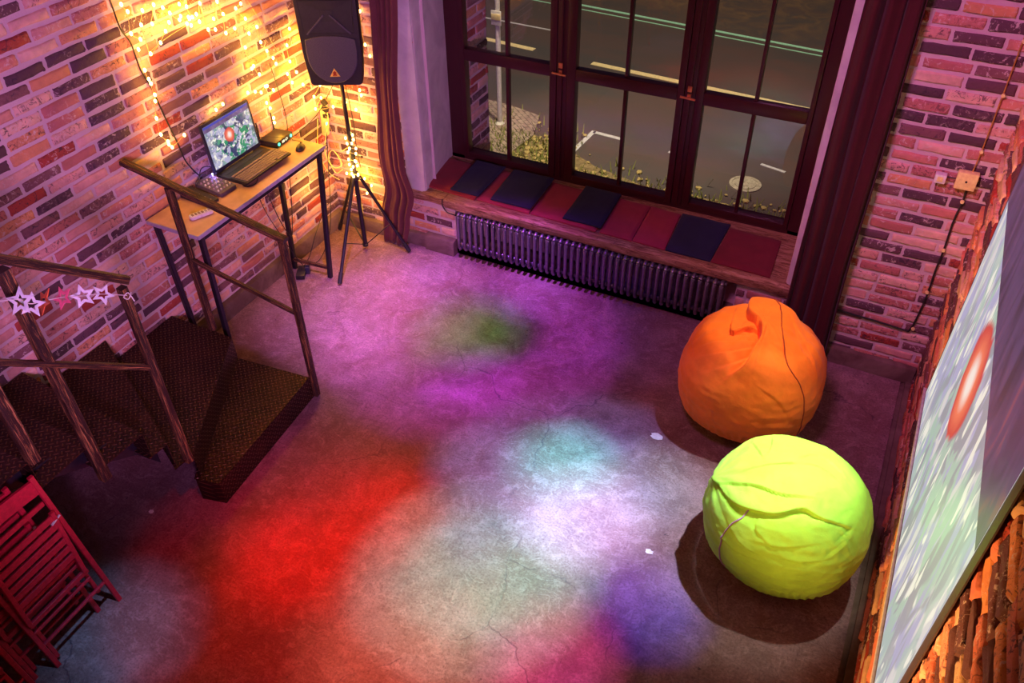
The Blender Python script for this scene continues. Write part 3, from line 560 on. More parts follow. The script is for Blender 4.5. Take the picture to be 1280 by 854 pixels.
# ------------------------------------------------------------------ cushions on the sill
def pad(xf0, xf1, xb0, xb1, yf, yb, z, mat, label, th=.022, skew=0):
    mb = MB(); n = 16; V = {}
    def P(s, t, top):
        x = (xf0 * (1 - s) + xf1 * s) * (1 - t) + (xb0 * (1 - s) + xb1 * s) * t; y = yf * (1 - t) + yb * t + skew * (s - .5)
        e = min(s, 1 - s, t, 1 - t); body = min(1, e / .12) ** .5; welt = .010 * math.exp(-((e - .16) / .03) ** 2)
        w = mnoise.noise(Vector((x * 9, y * 9, z * 40))) * .004
        return Vector((x, y, z + (th * (.35 + .65 * body) - welt + w + .004 if top else 0)))
    bm = mb.bm; T = [[bm.verts.new(P(i / n, j / n, True)) for j in range(n + 1)] for i in range(n + 1)]; B = [[bm.verts.new(P(i / n, j / n, False)) for j in range(n + 1)] for i in range(n + 1)]
    for i in range(n):
        for j in range(n): bm.faces.new((T[i][j], T[i + 1][j], T[i + 1][j + 1], T[i][j + 1])); bm.faces.new((B[i][j], B[i][j + 1], B[i + 1][j + 1], B[i + 1][j]))
    for i in range(n):
        bm.faces.new((B[i][0], B[i + 1][0], T[i + 1][0], T[i][0])); bm.faces.new((T[i][n], T[i + 1][n], B[i + 1][n], B[i][n]))
        bm.faces.new((B[0][i + 1], B[0][i], T[0][i], T[0][i + 1])); bm.faces.new((T[n][i + 1], T[n][i], B[n][i], B[n][i + 1]))
    return tag(mb.build('seat_cushion', mat, smooth=50), label, 'cushion', 'flat cushions on the window sill')
pad(-3.36, -2.86, -3.37, -2.88, 5.02, 5.50, .532, 'pad_red', 'red flat cushion at the left end of the sill, against the plaster reveal', skew=-.03)
pad(-2.845, -2.385, -2.86, -2.43, 5.01, 5.50, .532, 'pad_pink', 'raspberry cushion showing as a narrow strip between the two leftmost navy cushions', skew=-.02)
pad(-2.375, -1.83, -2.41, -1.86, 5.00, 5.50, .532, 'pad_pink', 'wide raspberry cushion in front of the left window mullion', skew=-.02)
pad(-1.80, -1.545, -1.83, -1.575, 4.99, 5.50, .532, 'pad_pink', 'raspberry cushion just right of the middle navy cushion', skew=-.01)
pad(-1.54, -1.29, -1.57, -1.33, 4.985, 5.49, .534, 'pad_pink', 'crimson cushion left of the rightmost navy cushion', skew=-.01)
pad(-.95, -.53, -.94, -.56, 4.975, 5.45, .534, 'pad_maroon', 'maroon cushion at the right end of the sill', skew=-.01)
pad(-3.09, -2.84, -3.12, -2.85, 5.03, 5.53, .558, 'pad_navy', 'leftmost navy cushion, lying on the red one')
pad(-2.73, -2.385, -2.77, -2.41, 5.03, 5.53, .558, 'pad_navy', 'navy cushion beneath the left window pane, second navy from the left')
pad(-2.11, -1.80, -2.13, -1.83, 5.02, 5.53, .558, 'pad_navy', 'navy cushion beneath the middle window panes')
pad(-1.285, -.955, -1.32, -.95, 4.98, 5.50, .536, 'pad_navy', 'rightmost navy cushion, between crimson and maroon ones')

# ------------------------------------------------------------------ curtains
def curtain(name, mat, x0f, x1f, yf, z0, z1, folds, amp, label, seed, bottom=None):
    nx, nz = 120, 60; V = []; F = []
    for j in range(nz + 1):
        z = z0 + (z1 - z0) * j / nz; a, b = x0f(z), x1f(z); am = amp(z)
        for i in range(nx + 1):
            s = i / nx; ph = folds * 2 * math.pi * s + 1.2 * mnoise.noise(Vector((s * 3, z * .7, seed)))
            y = yf(z, s) + am * math.sin(ph) + am * .35 * math.sin(2.3 * ph + seed); x = a + (b - a) * s + am * .45 * math.cos(ph)
            V.append((x, y, z))
    for j in range(nz):
        for i in range(nx): p = j * (nx + 1) + i; F.append((p, p + 1, p + nx + 2, p + nx + 1))
    me = bpy.data.meshes.new(name); me.from_pydata(V, [], F); o = mesh_obj(name, me, mat, None, True)
    so = o.modifiers.new('thick', 'SOLIDIFY'); so.thickness = .004; so.offset = 0
    return tag(o, label, 'curtain', 'window curtains')
def lerp(z, tbl):
    for (a, va), (b, vb) in zip(tbl, tbl[1:]):
        if z <= b: t = max(0, (z - a) / (b - a)); t = t * t * (3 - 2 * t); return va + (vb - va) * t
    return tbl[-1][1]
curtain('curtain', 'cur_l', lambda z: lerp(z, [(0, -3.70), (.3, -3.68), (.55, -3.62), (.8, -3.64), (1.3, -3.60), (2.2, -3.56), (3.2, -3.56)]),
        lambda z: lerp(z, [(0, -3.47), (.25, -3.42), (.5, -3.36), (.75, -3.42), (1.2, -3.42), (2.2, -3.33), (3.2, -3.31)]),
        lambda z, s: lerp(z, [(0, 4.875), (.4, 4.885), (.8, 4.89), (3.2, 4.89)]), .012, 3.2, 4.0, lambda z: lerp(z, [(0, .020), (.6, .024), (3.2, .028)]), 'brown purple curtain hanging left of the window beside the speaker stand', 1.7)
curtain('curtain', 'cur_r', lambda z: lerp(z, [(0, -.40), (.5, -.385), (3.2, -.375)]), lambda z: lerp(z, [(0, -.03), (1, -.045), (3.2, -.06)]),
        lambda z, s: 4.855, .012, 3.2, 3.4, lambda z: .032, 'dark maroon curtain hanging right of the window beside the orange bean bag', 6.1)

# ------------------------------------------------------------------ staircase
RIS = .178
st = empty('winder_staircase', (-3.6, 2.4, 0), label='dark metal winder staircase with diamond plate treads and chipped brown handrails', cat='staircase')
def spart(mb, name, mat, **k):
    o = mb.build(name, mat, **k); o.parent = st; o.matrix_parent_inverse = Matrix.Translation(-Vector(st.location)); return o
XW = -4.185
nos = [None, ((-3.08, 3.06), (-3.00, 2.085)), ((-3.65, 3.01), (-3.15, 2.09)), ((XW, 2.49), (-3.18, 1.985)), ((XW, 1.94), (-3.19, 1.88)), ((XW, 1.62), (-3.20, 1.615)), ((XW, 1.31), (-3.19, 1.31)), ((XW, 1.01), (-3.19, 1.01)), ((XW, .70), (-3.19, .70)), ((XW, .40), (-3.19, .40))]
treads = {1: [(-3.08, 3.06), (-3.00, 2.085), (-3.16, 2.05), (-3.70, 3.00)],
          2: [(-3.65, 3.01), (-3.15, 2.09), (-3.16, 1.96), (XW, 2.47), (XW, 3.01)]}
for k in range(3, 9): treads[k] = [nos[k][0], nos[k][1], (nos[k + 1][1][0], nos[k + 1][1][1] - .02), (nos[k + 1][0][0], nos[k + 1][0][1] - .02)]
for k, poly in treads.items():
    z = k * RIS; mb = MB(); mb.prism(poly, z - .006, z, lambda u, v, d: Vector((u, v, d)))
    spart(mb, 'tread', 'plate', smooth=False)
    # folded front edge and riser
    (a, b) = nos[k]; A = Vector((*a, 0)); B = Vector((*b, 0)); d = (B - A).normalized(); nrm = Vector((-d.y, d.x, 0)) * .002
    up = Vector((0, 0, z - .006)); dn = Vector((0, 0, max(0, z - RIS)))
    mb = MB(); mb.loft([[A + nrm + up, B + nrm + up, B + nrm + dn, A + nrm + dn], [A - nrm + up, B - nrm + up, B - nrm + dn, A - nrm + dn]]); spart(mb, 'riser', 'plate_v', smooth=False)
# end plates of the two lowest steps and the stringer under the outer edge
def vplate(p, q, z0, z1, t=.004):
    A = Vector((*p, 0)); B = Vector((*q, 0)); d = (B - A).normalized(); n_ = Vector((-d.y, d.x, 0)) * t / 2; a = Vector((0, 0, z0)); b = Vector((0, 0, z1))
    return MB().loft([[A + n_ + a, B + n_ + a, B + n_ + b, A + n_ + b], [A - n_ + a, B - n_ + a, B - n_ + b, A - n_ + b]])
spart(vplate((-3.08, 3.058), (-3.70, 2.998), 0, RIS - .006), 'side_plate', 'plate_v', smooth=False)
spart(vplate((-3.00, 2.087), (-3.15, 2.052), 0, RIS - .006), 'side_plate', 'plate_v', smooth=False)
spart(vplate((-3.66, 3.008), (XW, 3.008), RIS, 2 * RIS - .006), 'side_plate', 'plate_v', smooth=False)
mb = MB()
for k in range(3, 8): mb.loft([[Vector((-3.305, nos[k][1][1], z)) for z in (k * RIS - .22, k * RIS - .02)] + [Vector((-3.315, nos[k][1][1], z)) for z in (k * RIS - .02, k * RIS - .22)], [Vector((-3.305, nos[k + 1][1][1], z)) for z in (k * RIS - .05, k * RIS + .02)] + [Vector((-3.315, nos[k + 1][1][1], z)) for z in (k * RIS + .02, k * RIS - .05)]])
MB.build(mb, 'stringer', 'steel', st, smooth=False).matrix_parent_inverse = Matrix.Translation(-Vector(st.location))
def post(p0, p1, w=.042, h=.042): spart(MB().beam(p0, p1, w, h, up=(0, 1, 0), wob=.0012), 'handrail_post', 'rail')
post((-3.83, 3.03, .356), (-3.83, 3.03, 1.45)); post((-3.075, 3.085, 0), (-3.075, 3.085, 1.25))
spart(MB().beam((-4.165, 3.03, 1.545), (-3.045, 3.088, 1.262), .052, .03, wob=.0012), 'handrail', 'rail')
spart(MB().beam((-3.83, 3.03, .93), (-3.075, 3.085, .70), .022, .03, wob=.001), 'mid_rail', 'rail')
post((-3.155, 2.06, .33), (-3.155, 2.06, 1.58)); post((-3.20, 1.605, .64), (-3.20, 1.605, 1.97), .055, .05); post((-3.185, 1.335, 1.06), (-3.185, 1.335, 2.25), .055, .055)
spart(MB().beam((-3.155, 2.10, 1.60), (-3.20, 1.10, 2.47), .045, .04, wob=.0012), 'handrail', 'rail')
spart(MB().beam((-3.155, 2.06, 1.06), (-3.20, 1.36, 1.65), .026, .03, wob=.001), 'mid_rail', 'rail')

# star garland tied between the two near posts
def star_poly(R, r, n=5, a0=math.pi / 2): return [((R if k % 2 == 0 else r) * math.cos(a0 + math.pi * k / n), (R if k % 2 == 0 else r) * math.sin(a0 + math.pi * k / n)) for k in range(2 * n)]
gar = empty('star_garland', (-3.12, 1.85, 1.65), label='paper star garland of white, pink and orange stars tied to the stair posts', cat='garland')
ga = [(-3.13, 2.055, 1.545), (-3.118, 1.93, 1.643), (-3.118, 1.836, 1.698), (-3.118, 1.747, 1.751), (-3.118, 1.658, 1.791), (-3.118, 1.607, 1.814), (-3.12, 1.566, 1.865), (-3.14, 1.43, 1.93)]
def gpart(o): o.parent = gar; o.matrix_parent_inverse = Matrix.Translation(-Vector(gar.location)); return o
gpart(MB().tube(catmull(ga, 5), .0022, 5).build('string', 'trim_white'))
gpart(MB().tube(catmull([(-3.125, 2.08, 1.55), (-3.12, 2.05, 1.53), (-3.12, 2.03, 1.555), (-3.12, 2.06, 1.56), (-3.118, 2.075, 1.50)], 6), .0028, 5).build('bow', 'trim_white'))
FWv = Vector((.34, -.68, .65))
def star(c, R, mat, yaw, tilt, hollow=True):
    c = Vector(c); nrm = Matrix.Rotation(yaw, 3, 'Z') @ FWv; u = Vector((0, 0, 1)).cross(nrm).normalized(); v = nrm.cross(u).normalized(); u2 = u * math.cos(tilt) + v * math.sin(tilt); v2 = v * math.cos(tilt) - u * math.sin(tilt)
    out = star_poly(R, R * .46); inn = star_poly(R * .5, R * .23); mb = MB(); bm = mb.bm; P = lambda q, d: c + u2 * q[0] + v2 * q[1] + nrm.normalized() * d
    n = len(out); A = [bm.verts.new(P(q, .002)) for q in out]; B = [bm.verts.new(P(q, .002)) for q in inn]; A2 = [bm.verts.new(P(q, -.002)) for q in out]; B2 = [bm.verts.new(P(q, -.002)) for q in inn]
    for k in range(n):
        j = (k + 1) % n
        bm.faces.new((A[k], A[j], B[j], B[k])); bm.faces.new((A2[k], B2[k], B2[j], A2[j])); bm.faces.new((A[k], A2[k], A2[j], A[j])); bm.faces.new((B[k], B[j], B2[j], B2[k]))
    return gpart(mb.build('star', mat, smooth=False))
star((-3.112, 1.93, 1.643), .054, 'star_w', 1.05, .2); star((-3.112, 1.836, 1.698), .058, 'star_w', .35, .1); star((-3.112, 1.747, 1.751), .056, 'star_p', -.45, -.5)
star((-3.112, 1.662, 1.790), .064, 'star_o', -.9, .1); star((-3.112, 1.607, 1.812), .060, 'star_w', 1.1, .5); star((-3.10, 1.566, 1.862), .066, 'star_w', -.1, .15)

# ------------------------------------------------------------------ folding chairs (folded, leaning on the stairs)
def folding_chair(label, off=(0, 0, 0), src=None):
    if src is not None:
        r = src.copy(); COL.objects.link(r)
        for c in src.children: q = c.copy(); COL.objects.link(q); q.parent = r; q.matrix_parent_inverse = c.matrix_parent_inverse.copy()
        r.location = Vector(src.location) + Vector(off); r['label'] = label; return r
    r = empty('folding_chair', (-3.08, 1.33, 0), label=label, cat='chair', group='red folding chairs leaning on the staircase')
    u = Vector((.02325, -.99973, 0)); v = Vector((-.0915, -.0021, .9958)).normalized(); n_ = Vector((.9955, .0232, .0915)).normalized()
    P = lambda a, b, d=0: u * a + v * b + n_ * d
    def bar(name, a0, b0, a1, b1, w, t, d=0, mat='redpaint'):
        return MB().beam(P(a0, b0, d), P(a1, b1, d), w, t, up=n_, ch=.15).build(name, mat, r)
    H = 1.012
    bar('stile', .012, 0, .050, H, .026, .020); bar('stile', .428, 0, .466, H, .026, .020)
    bar('seat_rail', .066, .79, .088, .36, .024, .020, .022); bar('seat_rail', .412, .79, .426, .36, .024, .020, .022)
    mb = MB(); rings = []
    for i in range(9):
        s = i / 8; a = .045 + s * .43; dd = -.02 * math.sin(math.pi * s); top = .99 + .0 * math.sin(math.pi * s)
        rings.append([P(a, .905, dd + .008), P(a, top, dd + .008), P(a, top, dd - .008), P(a, .905, dd - .008)])
    mb.loft(rings).build('backrest', 'redpaint', r)
    bar('back_rail', .06, .835, .45, .835, .028, .012, -.012)
    for i in range(6): bar('seat_slat', .080, .762 - i * .0535, .424, .762 - i * .0535, .036, .012, .024)
    bar('rear_bar', .08, .445, .42, .445, .022, .012, .004); bar('rear_bar', .08, .405, .42, .405, .018, .012, .0)
    bar('rung', .07, .347, .43, .347, .030, .018, .014); bar('rung', .075, .285, .43, .285, .018, .014, .006); bar('rung', .03, .178, .43, .178, .016, .016, 0)
    bar('rear_leg', .082, .40, .070, .14, .022, .018, -.02); bar('rear_leg', .41, .40, .40, .03, .022, .018, -.02)
    MB().tube([P(.04, .74, .02), P(.10, .74, .036)], .006, 8).build('pivot', 'bar', r)
    return r
ch = folding_chair('fully visible red folding chair with slatted seat, folded and leaning on the stairs')
folding_chair('red folding chair at the bottom left corner, mostly out of the picture', (.06, -.56, 0), ch)
folding_chair('red folding chair tucked directly behind the fully visible one', (-.05, -.10, 0), ch)

# ------------------------------------------------------------------ table and things on it
TZ = 1.11
tb = empty('high_table', (-3.97, 3.7, 0), label='tall narrow table with wood top and dark steel legs against the brick wall', cat='table')
def tpart(o): o.parent = tb; o.matrix_parent_inverse = Matrix.Translation(-Vector(tb.location)); return o
tpart(MB().bx(-4.17, -3.742, 3.06, 4.385, TZ - .026, TZ, .002).build('tabletop', 'top')); tpart(MB().bx(-3.742, -3.735, 3.058, 4.387, TZ - .027, TZ + .0005, .001).build('edge_band', 'edge'))
tpart(MB().bx(-4.17, -3.742, 3.053, 3.06, TZ - .027, TZ + .0005, .001).build('edge_band', 'edge'))
for p0, p1 in (((-3.765, 4.34, TZ - .03), (-3.79, 4.24, 0)), ((-3.765, 3.10, TZ - .03), (-3.845, 3.14, 0)), ((-4.145, 3.10, TZ - .03), (-4.12, 3.12, 0)), ((-4.145, 4.30, TZ - .03), (-4.125, 4.22, 0))):
    tpart(MB().beam(p0, p1, .034, .034, up=(0, 1, 0)).build('leg', 'steel'))
tpart(MB().beam((-4.125, 4.22, .09), (-3.79, 4.245, .09), .022, .03).build('brace', 'rail')); tpart(MB().beam((-3.765, 3.12, TZ - .05), (-3.765, 4.33, TZ - .05), .02, .035).build('apron', 'steel'))

# laptop
lp = empty('laptop', (-4.00, 3.905, TZ), label='open black laptop showing a red flower among green leaves, on the high table', cat='laptop')
MB().box((.0, 0, .013), (.255, .46, .022), bevel=.004).build('base', 'black', lp)
MB().box((-.085, 0, .0245), (.05, .40, .002)).build('keyboard_deck', 'frameblue', lp)
th = math.radians(5); sx = Vector((-math.sin(th), 0, math.cos(th))); nn = Vector((math.cos(th), 0, math.sin(th))); hg = Vector((-.122, 0, .026))
def lid_to(y, h, d): return hg + Vector((0, y, 0)) + sx * h + nn * d
LW, LH = .300, .352
def rrect(w, h, r, n=4, cx=0, cy=0):
    out = []
    for (a, b, q) in ((w / 2 - r, h / 2 - r, 0), (-w / 2 + r, h / 2 - r, 90), (-w / 2 + r, -h / 2 + r, 180), (w / 2 - r, -h / 2 + r, 270)):
        for k in range(n + 1): t = math.radians(q + 90 * k / n); out.append((cx + a + r * math.cos(t), cy + b + r * math.sin(t)))
    return out
MB().prism(rrect(2 * LW * .80, LH, .012, cy=LH / 2), -.014, 0, lid_to).build('lid', 'frameblue', lp)
def quad_uv(name, mat, parent, pts, th=.0015):
    """thin panel with UVs 0..1 over its face: pts in order lower-left, lower-right, upper-right, upper-left"""
    P = [Vector(p) for p in pts]; nv = (P[1] - P[0]).cross(P[3] - P[0]).normalized() * th; bm = bmesh.new(); uv = bm.loops.layers.uv.new('UVMap')
    f = [bm.verts.new(p + nv) for p in P]; b = [bm.verts.new(p) for p in P]; face = bm.faces.new(f)
    for l, q in zip(face.loops, ((0, 0), (1, 0), (1, 1), (0, 1))): l[uv].uv = q
    bm.faces.new(b[::-1])
    for k in range(4): j = (k + 1) % 4; bm.faces.new((b[k], b[j], f[j], f[k]))
    me = bpy.data.meshes.new(name); bm.to_mesh(me); bm.free(); return mesh_obj(name, me, mat, parent)
w = .222
quad_uv('display', 'pic_lap', lp, [lid_to(-w, .030, .0005), lid_to(w, .030, .0005), lid_to(w, LH - .018, .0005), lid_to(-w, LH - .018, .0005)])
# title bar of the picture window, blue
quad_uv('title_bar', 'lap_blue', lp, [lid_to(-w, LH - .034, .0022), lid_to(w, LH - .034, .0022), lid_to(w, LH - .018, .0022), lid_to(-w, LH - .018, .0022)], .0004)
MB().tube([hg + Vector((0, -.15, -.004)), hg + Vector((0, .15, -.004))], .007, 8).build('hinge', 'black', lp)

kb = empty('keyboard', (-3.915, 3.895, TZ + .0245), label='black keyboard resting on the front of the laptop', cat='keyboard')
MB().box((0.0, 0, .009), (.155, .47, .016), bevel=.004).build('case', 'black', kb)
R2 = random.Random(4); mb = MB(); ks = .0225
for r_ in range(6):
    x = -.060 + r_ * ks + (.004 if r_ else -.003); y = -.222; c = 0
    while y < .215:
        L = .0195 if not (r_ == 5 and c == 3) else .12
        if not (.085 < y < .092): mb.box((x, y + L / 2, .0205), (.018, L - .002, .007), bevel=.0015, seg=1)
        y += L + .0018; c += 1
mb.build('keys', 'key', kb)
tag(MB().tube(catmull([(-3.90, 3.70, TZ + .03), (-3.885, 3.66, TZ + .015), (-3.85, 3.67, TZ + .005), (-3.83, 3.72, TZ + .005), (-3.86, 3.78, TZ + .005), (-3.90, 3.80, TZ + .006)], 6), .003, 6).build('cable', 'cable'), 'small loop of black cable on the table in front of the keyboard', 'cable')

ms_ = empty('mouse', (-3.865, 4.265, TZ), .4, label='black computer mouse near the right end of the table', cat='mouse')
mb = MB(); rings = []
for i in range(11):
    t = i / 10; y = (t - .5) * .105; hw = .031 * math.sqrt(max(.02, 1 - (2 * t - 1) ** 4)); hh = .036 * math.sin(math.pi * min(1, .12 + t * .8)) ** .7
    rings.append([Vector((hw * math.cos(math.pi * k / 8), y, .001 + hh * math.sin(math.pi * k / 8))) for k in range(9)])
mb.loft(rings).build('body', 'black', ms_, smooth=True); MB().lathe([(0, -.004), (.009, -.004), (.009, .004), (0, .004)], (0, .025, .031), 14, 'X').build('wheel', 'rubber', ms_)
tag(MB().tube(catmull([(-3.885, 4.31, TZ + .012), (-3.92, 4.35, TZ + .005), (-3.99, 4.345, TZ + .005), (-4.02, 4.36, TZ + .004)], 6), .0022, 6).build('cable', 'cable'), 'thin black cord trailing from the computer mouse', 'cable')

# wireless receiver with two aerials
rv = empty('wireless_receiver', (-4.095, 4.285, TZ), math.radians(4), label='black wireless receiver with green display and two aerials beside the laptop', cat='receiver')
MB().box((0, 0, .024), (.15, .20, .042), bevel=.003).build('case', 'black', rv)
for y, m_, wd in ((-.075, 'led_g', .020), (.075, 'led_g', .020)):
    MB().lathe([(.0065, 0), (.0115, 0), (.0115, .003), (.0065, .003)], (.0745, y, .025), 16, 'X').build('knob', m_, rv)
mb = MB()
def seg7(mb, c, s, P):
    for (a, b, hor) in ((0, 1, 1), (0, 0, 1), (0, -1, 1), (-.5, .5, 0), (.5, .5, 0), (-.5, -.5, 0), (.5, -.5, 0)):
        if hor: mb.box(P(c + a * s, b * s), (.0015, s * .8, s * .22))
        else: mb.box(P(c + a * s * 1.1, b * s), (.0015, s * .22, s * .8))
for c in (-.030, -.014, .010, .026): seg7(mb, c, .0078, lambda a, b: (.0762, a, .025 + b))
mb.build('display', 'led_w', rv, smooth=False)
for y in (-.09, .09):
    MB().tube([(-.065, y, .03), (-.078, y, .045), (-.080, y, .17)], [.006, .006, .0045], 8).build('aerial', 'rubber', rv)
    MB().lathe([(0, -.007), (.008, -.007), (.008, .007), (0, .007)], (-.078, y, .04), 12, 'Y').build('aerial_joint', 'black', rv)

# mixer and effects box
mx = empty('audio_mixer', (-4.03, 3.56, TZ), math.radians(-3), label='small audio mixer covered in knobs left of the laptop', cat='mixer')
def wedge(mb, x0, x1, y0, y1, zf, zb): return mb.loft([[Vector((x0, y0, .003)), Vector((x1, y0, .003)), Vector((x1, y0, zf)), Vector((x0, y0, zb))], [Vector((x0, y1, .003)), Vector((x1, y1, .003)), Vector((x1, y1, zf)), Vector((x0, y1, zb))]])
wedge(MB(), -.115, .115, -.072, .072, .03, .05).build('case', 'mixer', mx, smooth=False, bevel=.003)
for i in range(5):
    for j in range(5):
        xk = -.07 + i * .038; yk = -.055 + j * .027; zk = .05 - (xk + .115) / .23 * .02
        MB().lathe([(0, 0), (.0065, 0), (.0055, .010), (0, .011)], (xk, yk, zk), 10).build('knob', 'knob' if (i + j) % 3 else 'seam_g', mx)
MB().sphere((-.085, .066, .058), .005, 2).build('indicator_light', 'led_b', mx, label='bright violet indicator light')
point('mixer_led_glow', (-4.09, 3.62, TZ + .075), .6, (.35, .25, 1.0), .01)
fx = empty('effects_box', (-4.035, 3.405, TZ), math.radians(-4), label='low black desktop unit in front of the mixer, with a row of buttons', cat='effects unit')
wedge(MB(), -.125, .125, -.05, .05, .022, .045).build('case', 'black', fx, smooth=False, bevel=.003)
for i in range(8): MB().box((-.09 + i * .026, .0, .0425 - (i * .026 + .035) / .25 * .023), (.013, .03, .006), bevel=.001, seg=1).build('button', 'knob' if i % 2 else 'mixer', fx)
ab = empty('remote_control', (-3.885, 3.255, TZ), math.radians(66), label='white handset lying on the left end of the table', cat='remote control')
MB().prism(rrect(.155, .05, .018), .002, .026, lambda u, v, d: Vector((u, v, d))).build('body', 'trim_white', ab, bevel=.004)
for i in range(6): MB().box((-.055 + i * .022, .0, .0275), (.013, .024, .005), bevel=.001, seg=1).build('button', 'key' if i < 4 else 'edge', ab)

# cables behind and under the table
def cab(pts, label, r=.0032, k=7, name='cable', mat='cable', cat='cable'): return tag(MB().tube(catmull(pts, k), r, 6).build(name, mat), label, cat)
cab([(-4.178, y, z) for y, z in ((3.28, 2.62), (3.31, 2.42), (3.32, 2.25), (3.36, 2.15), (3.37, 1.99), (3.41, 1.85), (3.44, 1.66), (3.48, 1.45), (3.51, 1.29))] + [(-4.15, 3.60, 1.13), (-4.10, 3.66, 1.165)], 'long black cable running down the brick wall to the laptop', .005)
cab([(-4.135, 3.66, 1.125), (-4.14, 3.61, 1.16), (-4.14, 3.56, 1.19), (-4.12, 3.50, 1.17)], 'black cable looping behind the mixer')
cab([(-4.15, 3.72, 1.13), (-4.145, 3.66, 1.20), (-4.14, 3.58, 1.23), (-4.14, 3.53, 1.17), (-4.12, 3.48, 1.15)], 'second black cable arching from laptop to mixer')
cab([(-4.16, 4.20, 1.13), (-4.13, 4.15, 1.19), (-4.07, 4.18, 1.20), (-4.02, 4.26, 1.165), (-4.00, 4.33, 1.12)], 'thin cable draped across the wireless receiver', .002)
cab([(-4.175, 4.46, 1.62), (-4.16, 4.50, 1.2), (-4.13, 4.42, 1.0), (-4.08, 4.30, .66), (-4.06, 4.22, .42), (-4.03, 4.15, .38), (-4.06, 4.10, .55), (-4.10, 4.05, .9), (-4.15, 4.02, 1.08)], 'black cable hanging in a deep loop below the right end of the table')
cab([(-4.15, 4.00, 1.08), (-4.13, 4.03, .7), (-4.08, 4.08, .45), (-4.02, 4.14, .2), (-4.00, 4.20, .06)], 'black cable dropping to the power adapter on the floor')
cab([(-4.14, 4.80, .60), (-4.10, 4.66, .34), (-4.06, 4.52, .26), (-4.02, 4.40, .22), (-4.02, 4.30, .10), (-4.03, 4.22, .045)], 'black cable crossing behind the table leg near the floor')
cab([(-4.15, 4.92, .9), (-4.10, 4.80, .60), (-4.02, 4.66, .38), (-3.99, 4.55, .18), (-4.0, 4.40, .02), (-4.04, 4.25, .02)], 'black cable from wall sockets down to the floor')
pa = empty('power_adapter', (-4.02, 4.17, 0), .5, label='black power adapter with blue light lying on the floor below the table', cat='power adapter')
MB().box((0, 0, .022), (.07, .15, .038), bevel=.006).build('case', 'black', pa); MB().box((.05, .02, .035), (.035, .045, .06), bevel=.004).build('plug', 'frameblue', pa)

# ------------------------------------------------------------------ speaker on stand
SX, SY = -3.755, 4.70
sd = empty('speaker_stand', (SX, SY, 0), label='black tripod speaker stand wrapped in fairy lights beside the curtain', cat='speaker stand')
MB().tube([(0, 0, .05), (0, 0, .72)], .0185, 14).tube([(0, 0, .72), (0, 0, 1.50)], .0155, 14).build('pole', 'steel', sd, smooth=30)
MB().lathe([(0, 0), (.03, 0), (.034, .012), (.034, .05), (.026, .06), (0, .06)], (0, 0, .665), 18).build('hub', 'black', sd)
MB().lathe([(0, 0), (.024, 0), (.026, .02), (0, .03)], (0, 0, .035), 16).build('lower_collar', 'black', sd)
MB().tube([(.02, -.01, .70), (.075, -.03, .70)], .009, 8).sphere((.08, -.032, .70), .014, 1).build('clamp_knob', 'black', sd)
MB().lathe([(0, 0), (.024, 0), (.024, .05), (0, .05)], (0, 0, .84), 16).tube([(.02, 0, .865), (.07, .02, .865)], .006, 8).sphere((.075, .02, .865), .012, 1).build('collar', 'black', sd)
for fxy in ((-3.66, 4.19), (-3.40, 4.81), (-4.125, 4.85)):
    f = Vector((fxy[0] - SX, fxy[1] - SY, .02)); d = Vector((f.x, f.y, 0)).normalized(); top = d * .035 + Vector((0, 0, .69))
    lg = MB().tube([top, f], .0135, 10).build('leg', 'steel', sd); MB().tube([f + (top - f) * .10, f - (top - f) * .01], .0175, 10).build('rubber_foot', 'rubber', lg)
    mid = top.lerp(f, .62); MB().beam(Vector((0, 0, .06)) + d * .02, mid, .012, .006).build('brace', 'steel', sd)
SP = 27
sp_ = empty('loudspeaker', (SX, SY, 1.50), math.radians(SP), label='black loudspeaker with rounded grille and gold triangle badge on a tripod stand', cat='speaker')
def spk(u, v, d): return Vector((u, -.155 + d, v))
outl = [(-.185, .03), (-.18, .012), (-.165, .002), (.165, .002), (.18, .012), (.185, .03), (.205, .20), (.212, .60), (.20, .625), (-.20, .625), (-.212, .60), (-.205, .20)]
back = [(u * .62, v * .94 + .02) for u, v in outl]
MB().loft([[spk(u, v, .30) for u, v in back], [spk(u * .98, v, .12) for u, v in outl], [spk(u, v, .012) for u, v in outl], [spk(u * .975, v * .985 + .004, 0) for u, v in outl]]).build('cabinet', 'black', sp_, smooth=35)
# round grille, flat at its top edge
gp = [(-.185, .335), (-.190, .25)] + [(.186 * math.cos(math.radians(a)), .215 + .19 * math.sin(math.radians(a))) for a in range(190, 351, 10)] + [(.190, .25), (.185, .335), (.12, .352), (.05, .36), (-.05, .36), (-.12, .352)]
MB().prism([(u * .93, v) for u, v in gp], -.012, .002, spk).build('grille', 'grille', sp_, bevel=.004)
mb = MB()   # horn flare: a hollow with angled walls
hf = [(-.17, .375), (.17, .375), (.185, .60), (-.185, .60)]; hb = [(-.045, .455), (.045, .455), (.045, .53), (-.045, .53)]
mb.loft([[spk(u, v, -.004) for u, v in hf], [spk(u, v, .0) for u, v in [(a * .96, (b - .4875) * .94 + .4875) for a, b in hf]]], cap=False)
mb.loft([[spk(u, v, -.004) for u, v in [(a * .97, (b - .4875) * .95 + .4875) for a, b in hf]], [spk(u, v, -.0005) for u, v in hb]], cap=False).build('horn', 'black', sp_, smooth=False)
MB().prism(hb, -.002, -.001, spk).build('horn_throat', 'rubber', sp_)
mb = MB()
for s in (-1, 1): mb.beam(spk(s * .02, .50, -.006), spk(s * .15, .37, -.006), .010, .006, up=(0, -1, 0))
mb.build('horn_rib', 'grille', sp_)
MB().prism([(-.036, .075), (.036, .075), (0, .135)], -.016, -.011, spk).build('badge', 'gold', sp_, bevel=.001, label='gold triangle badge')
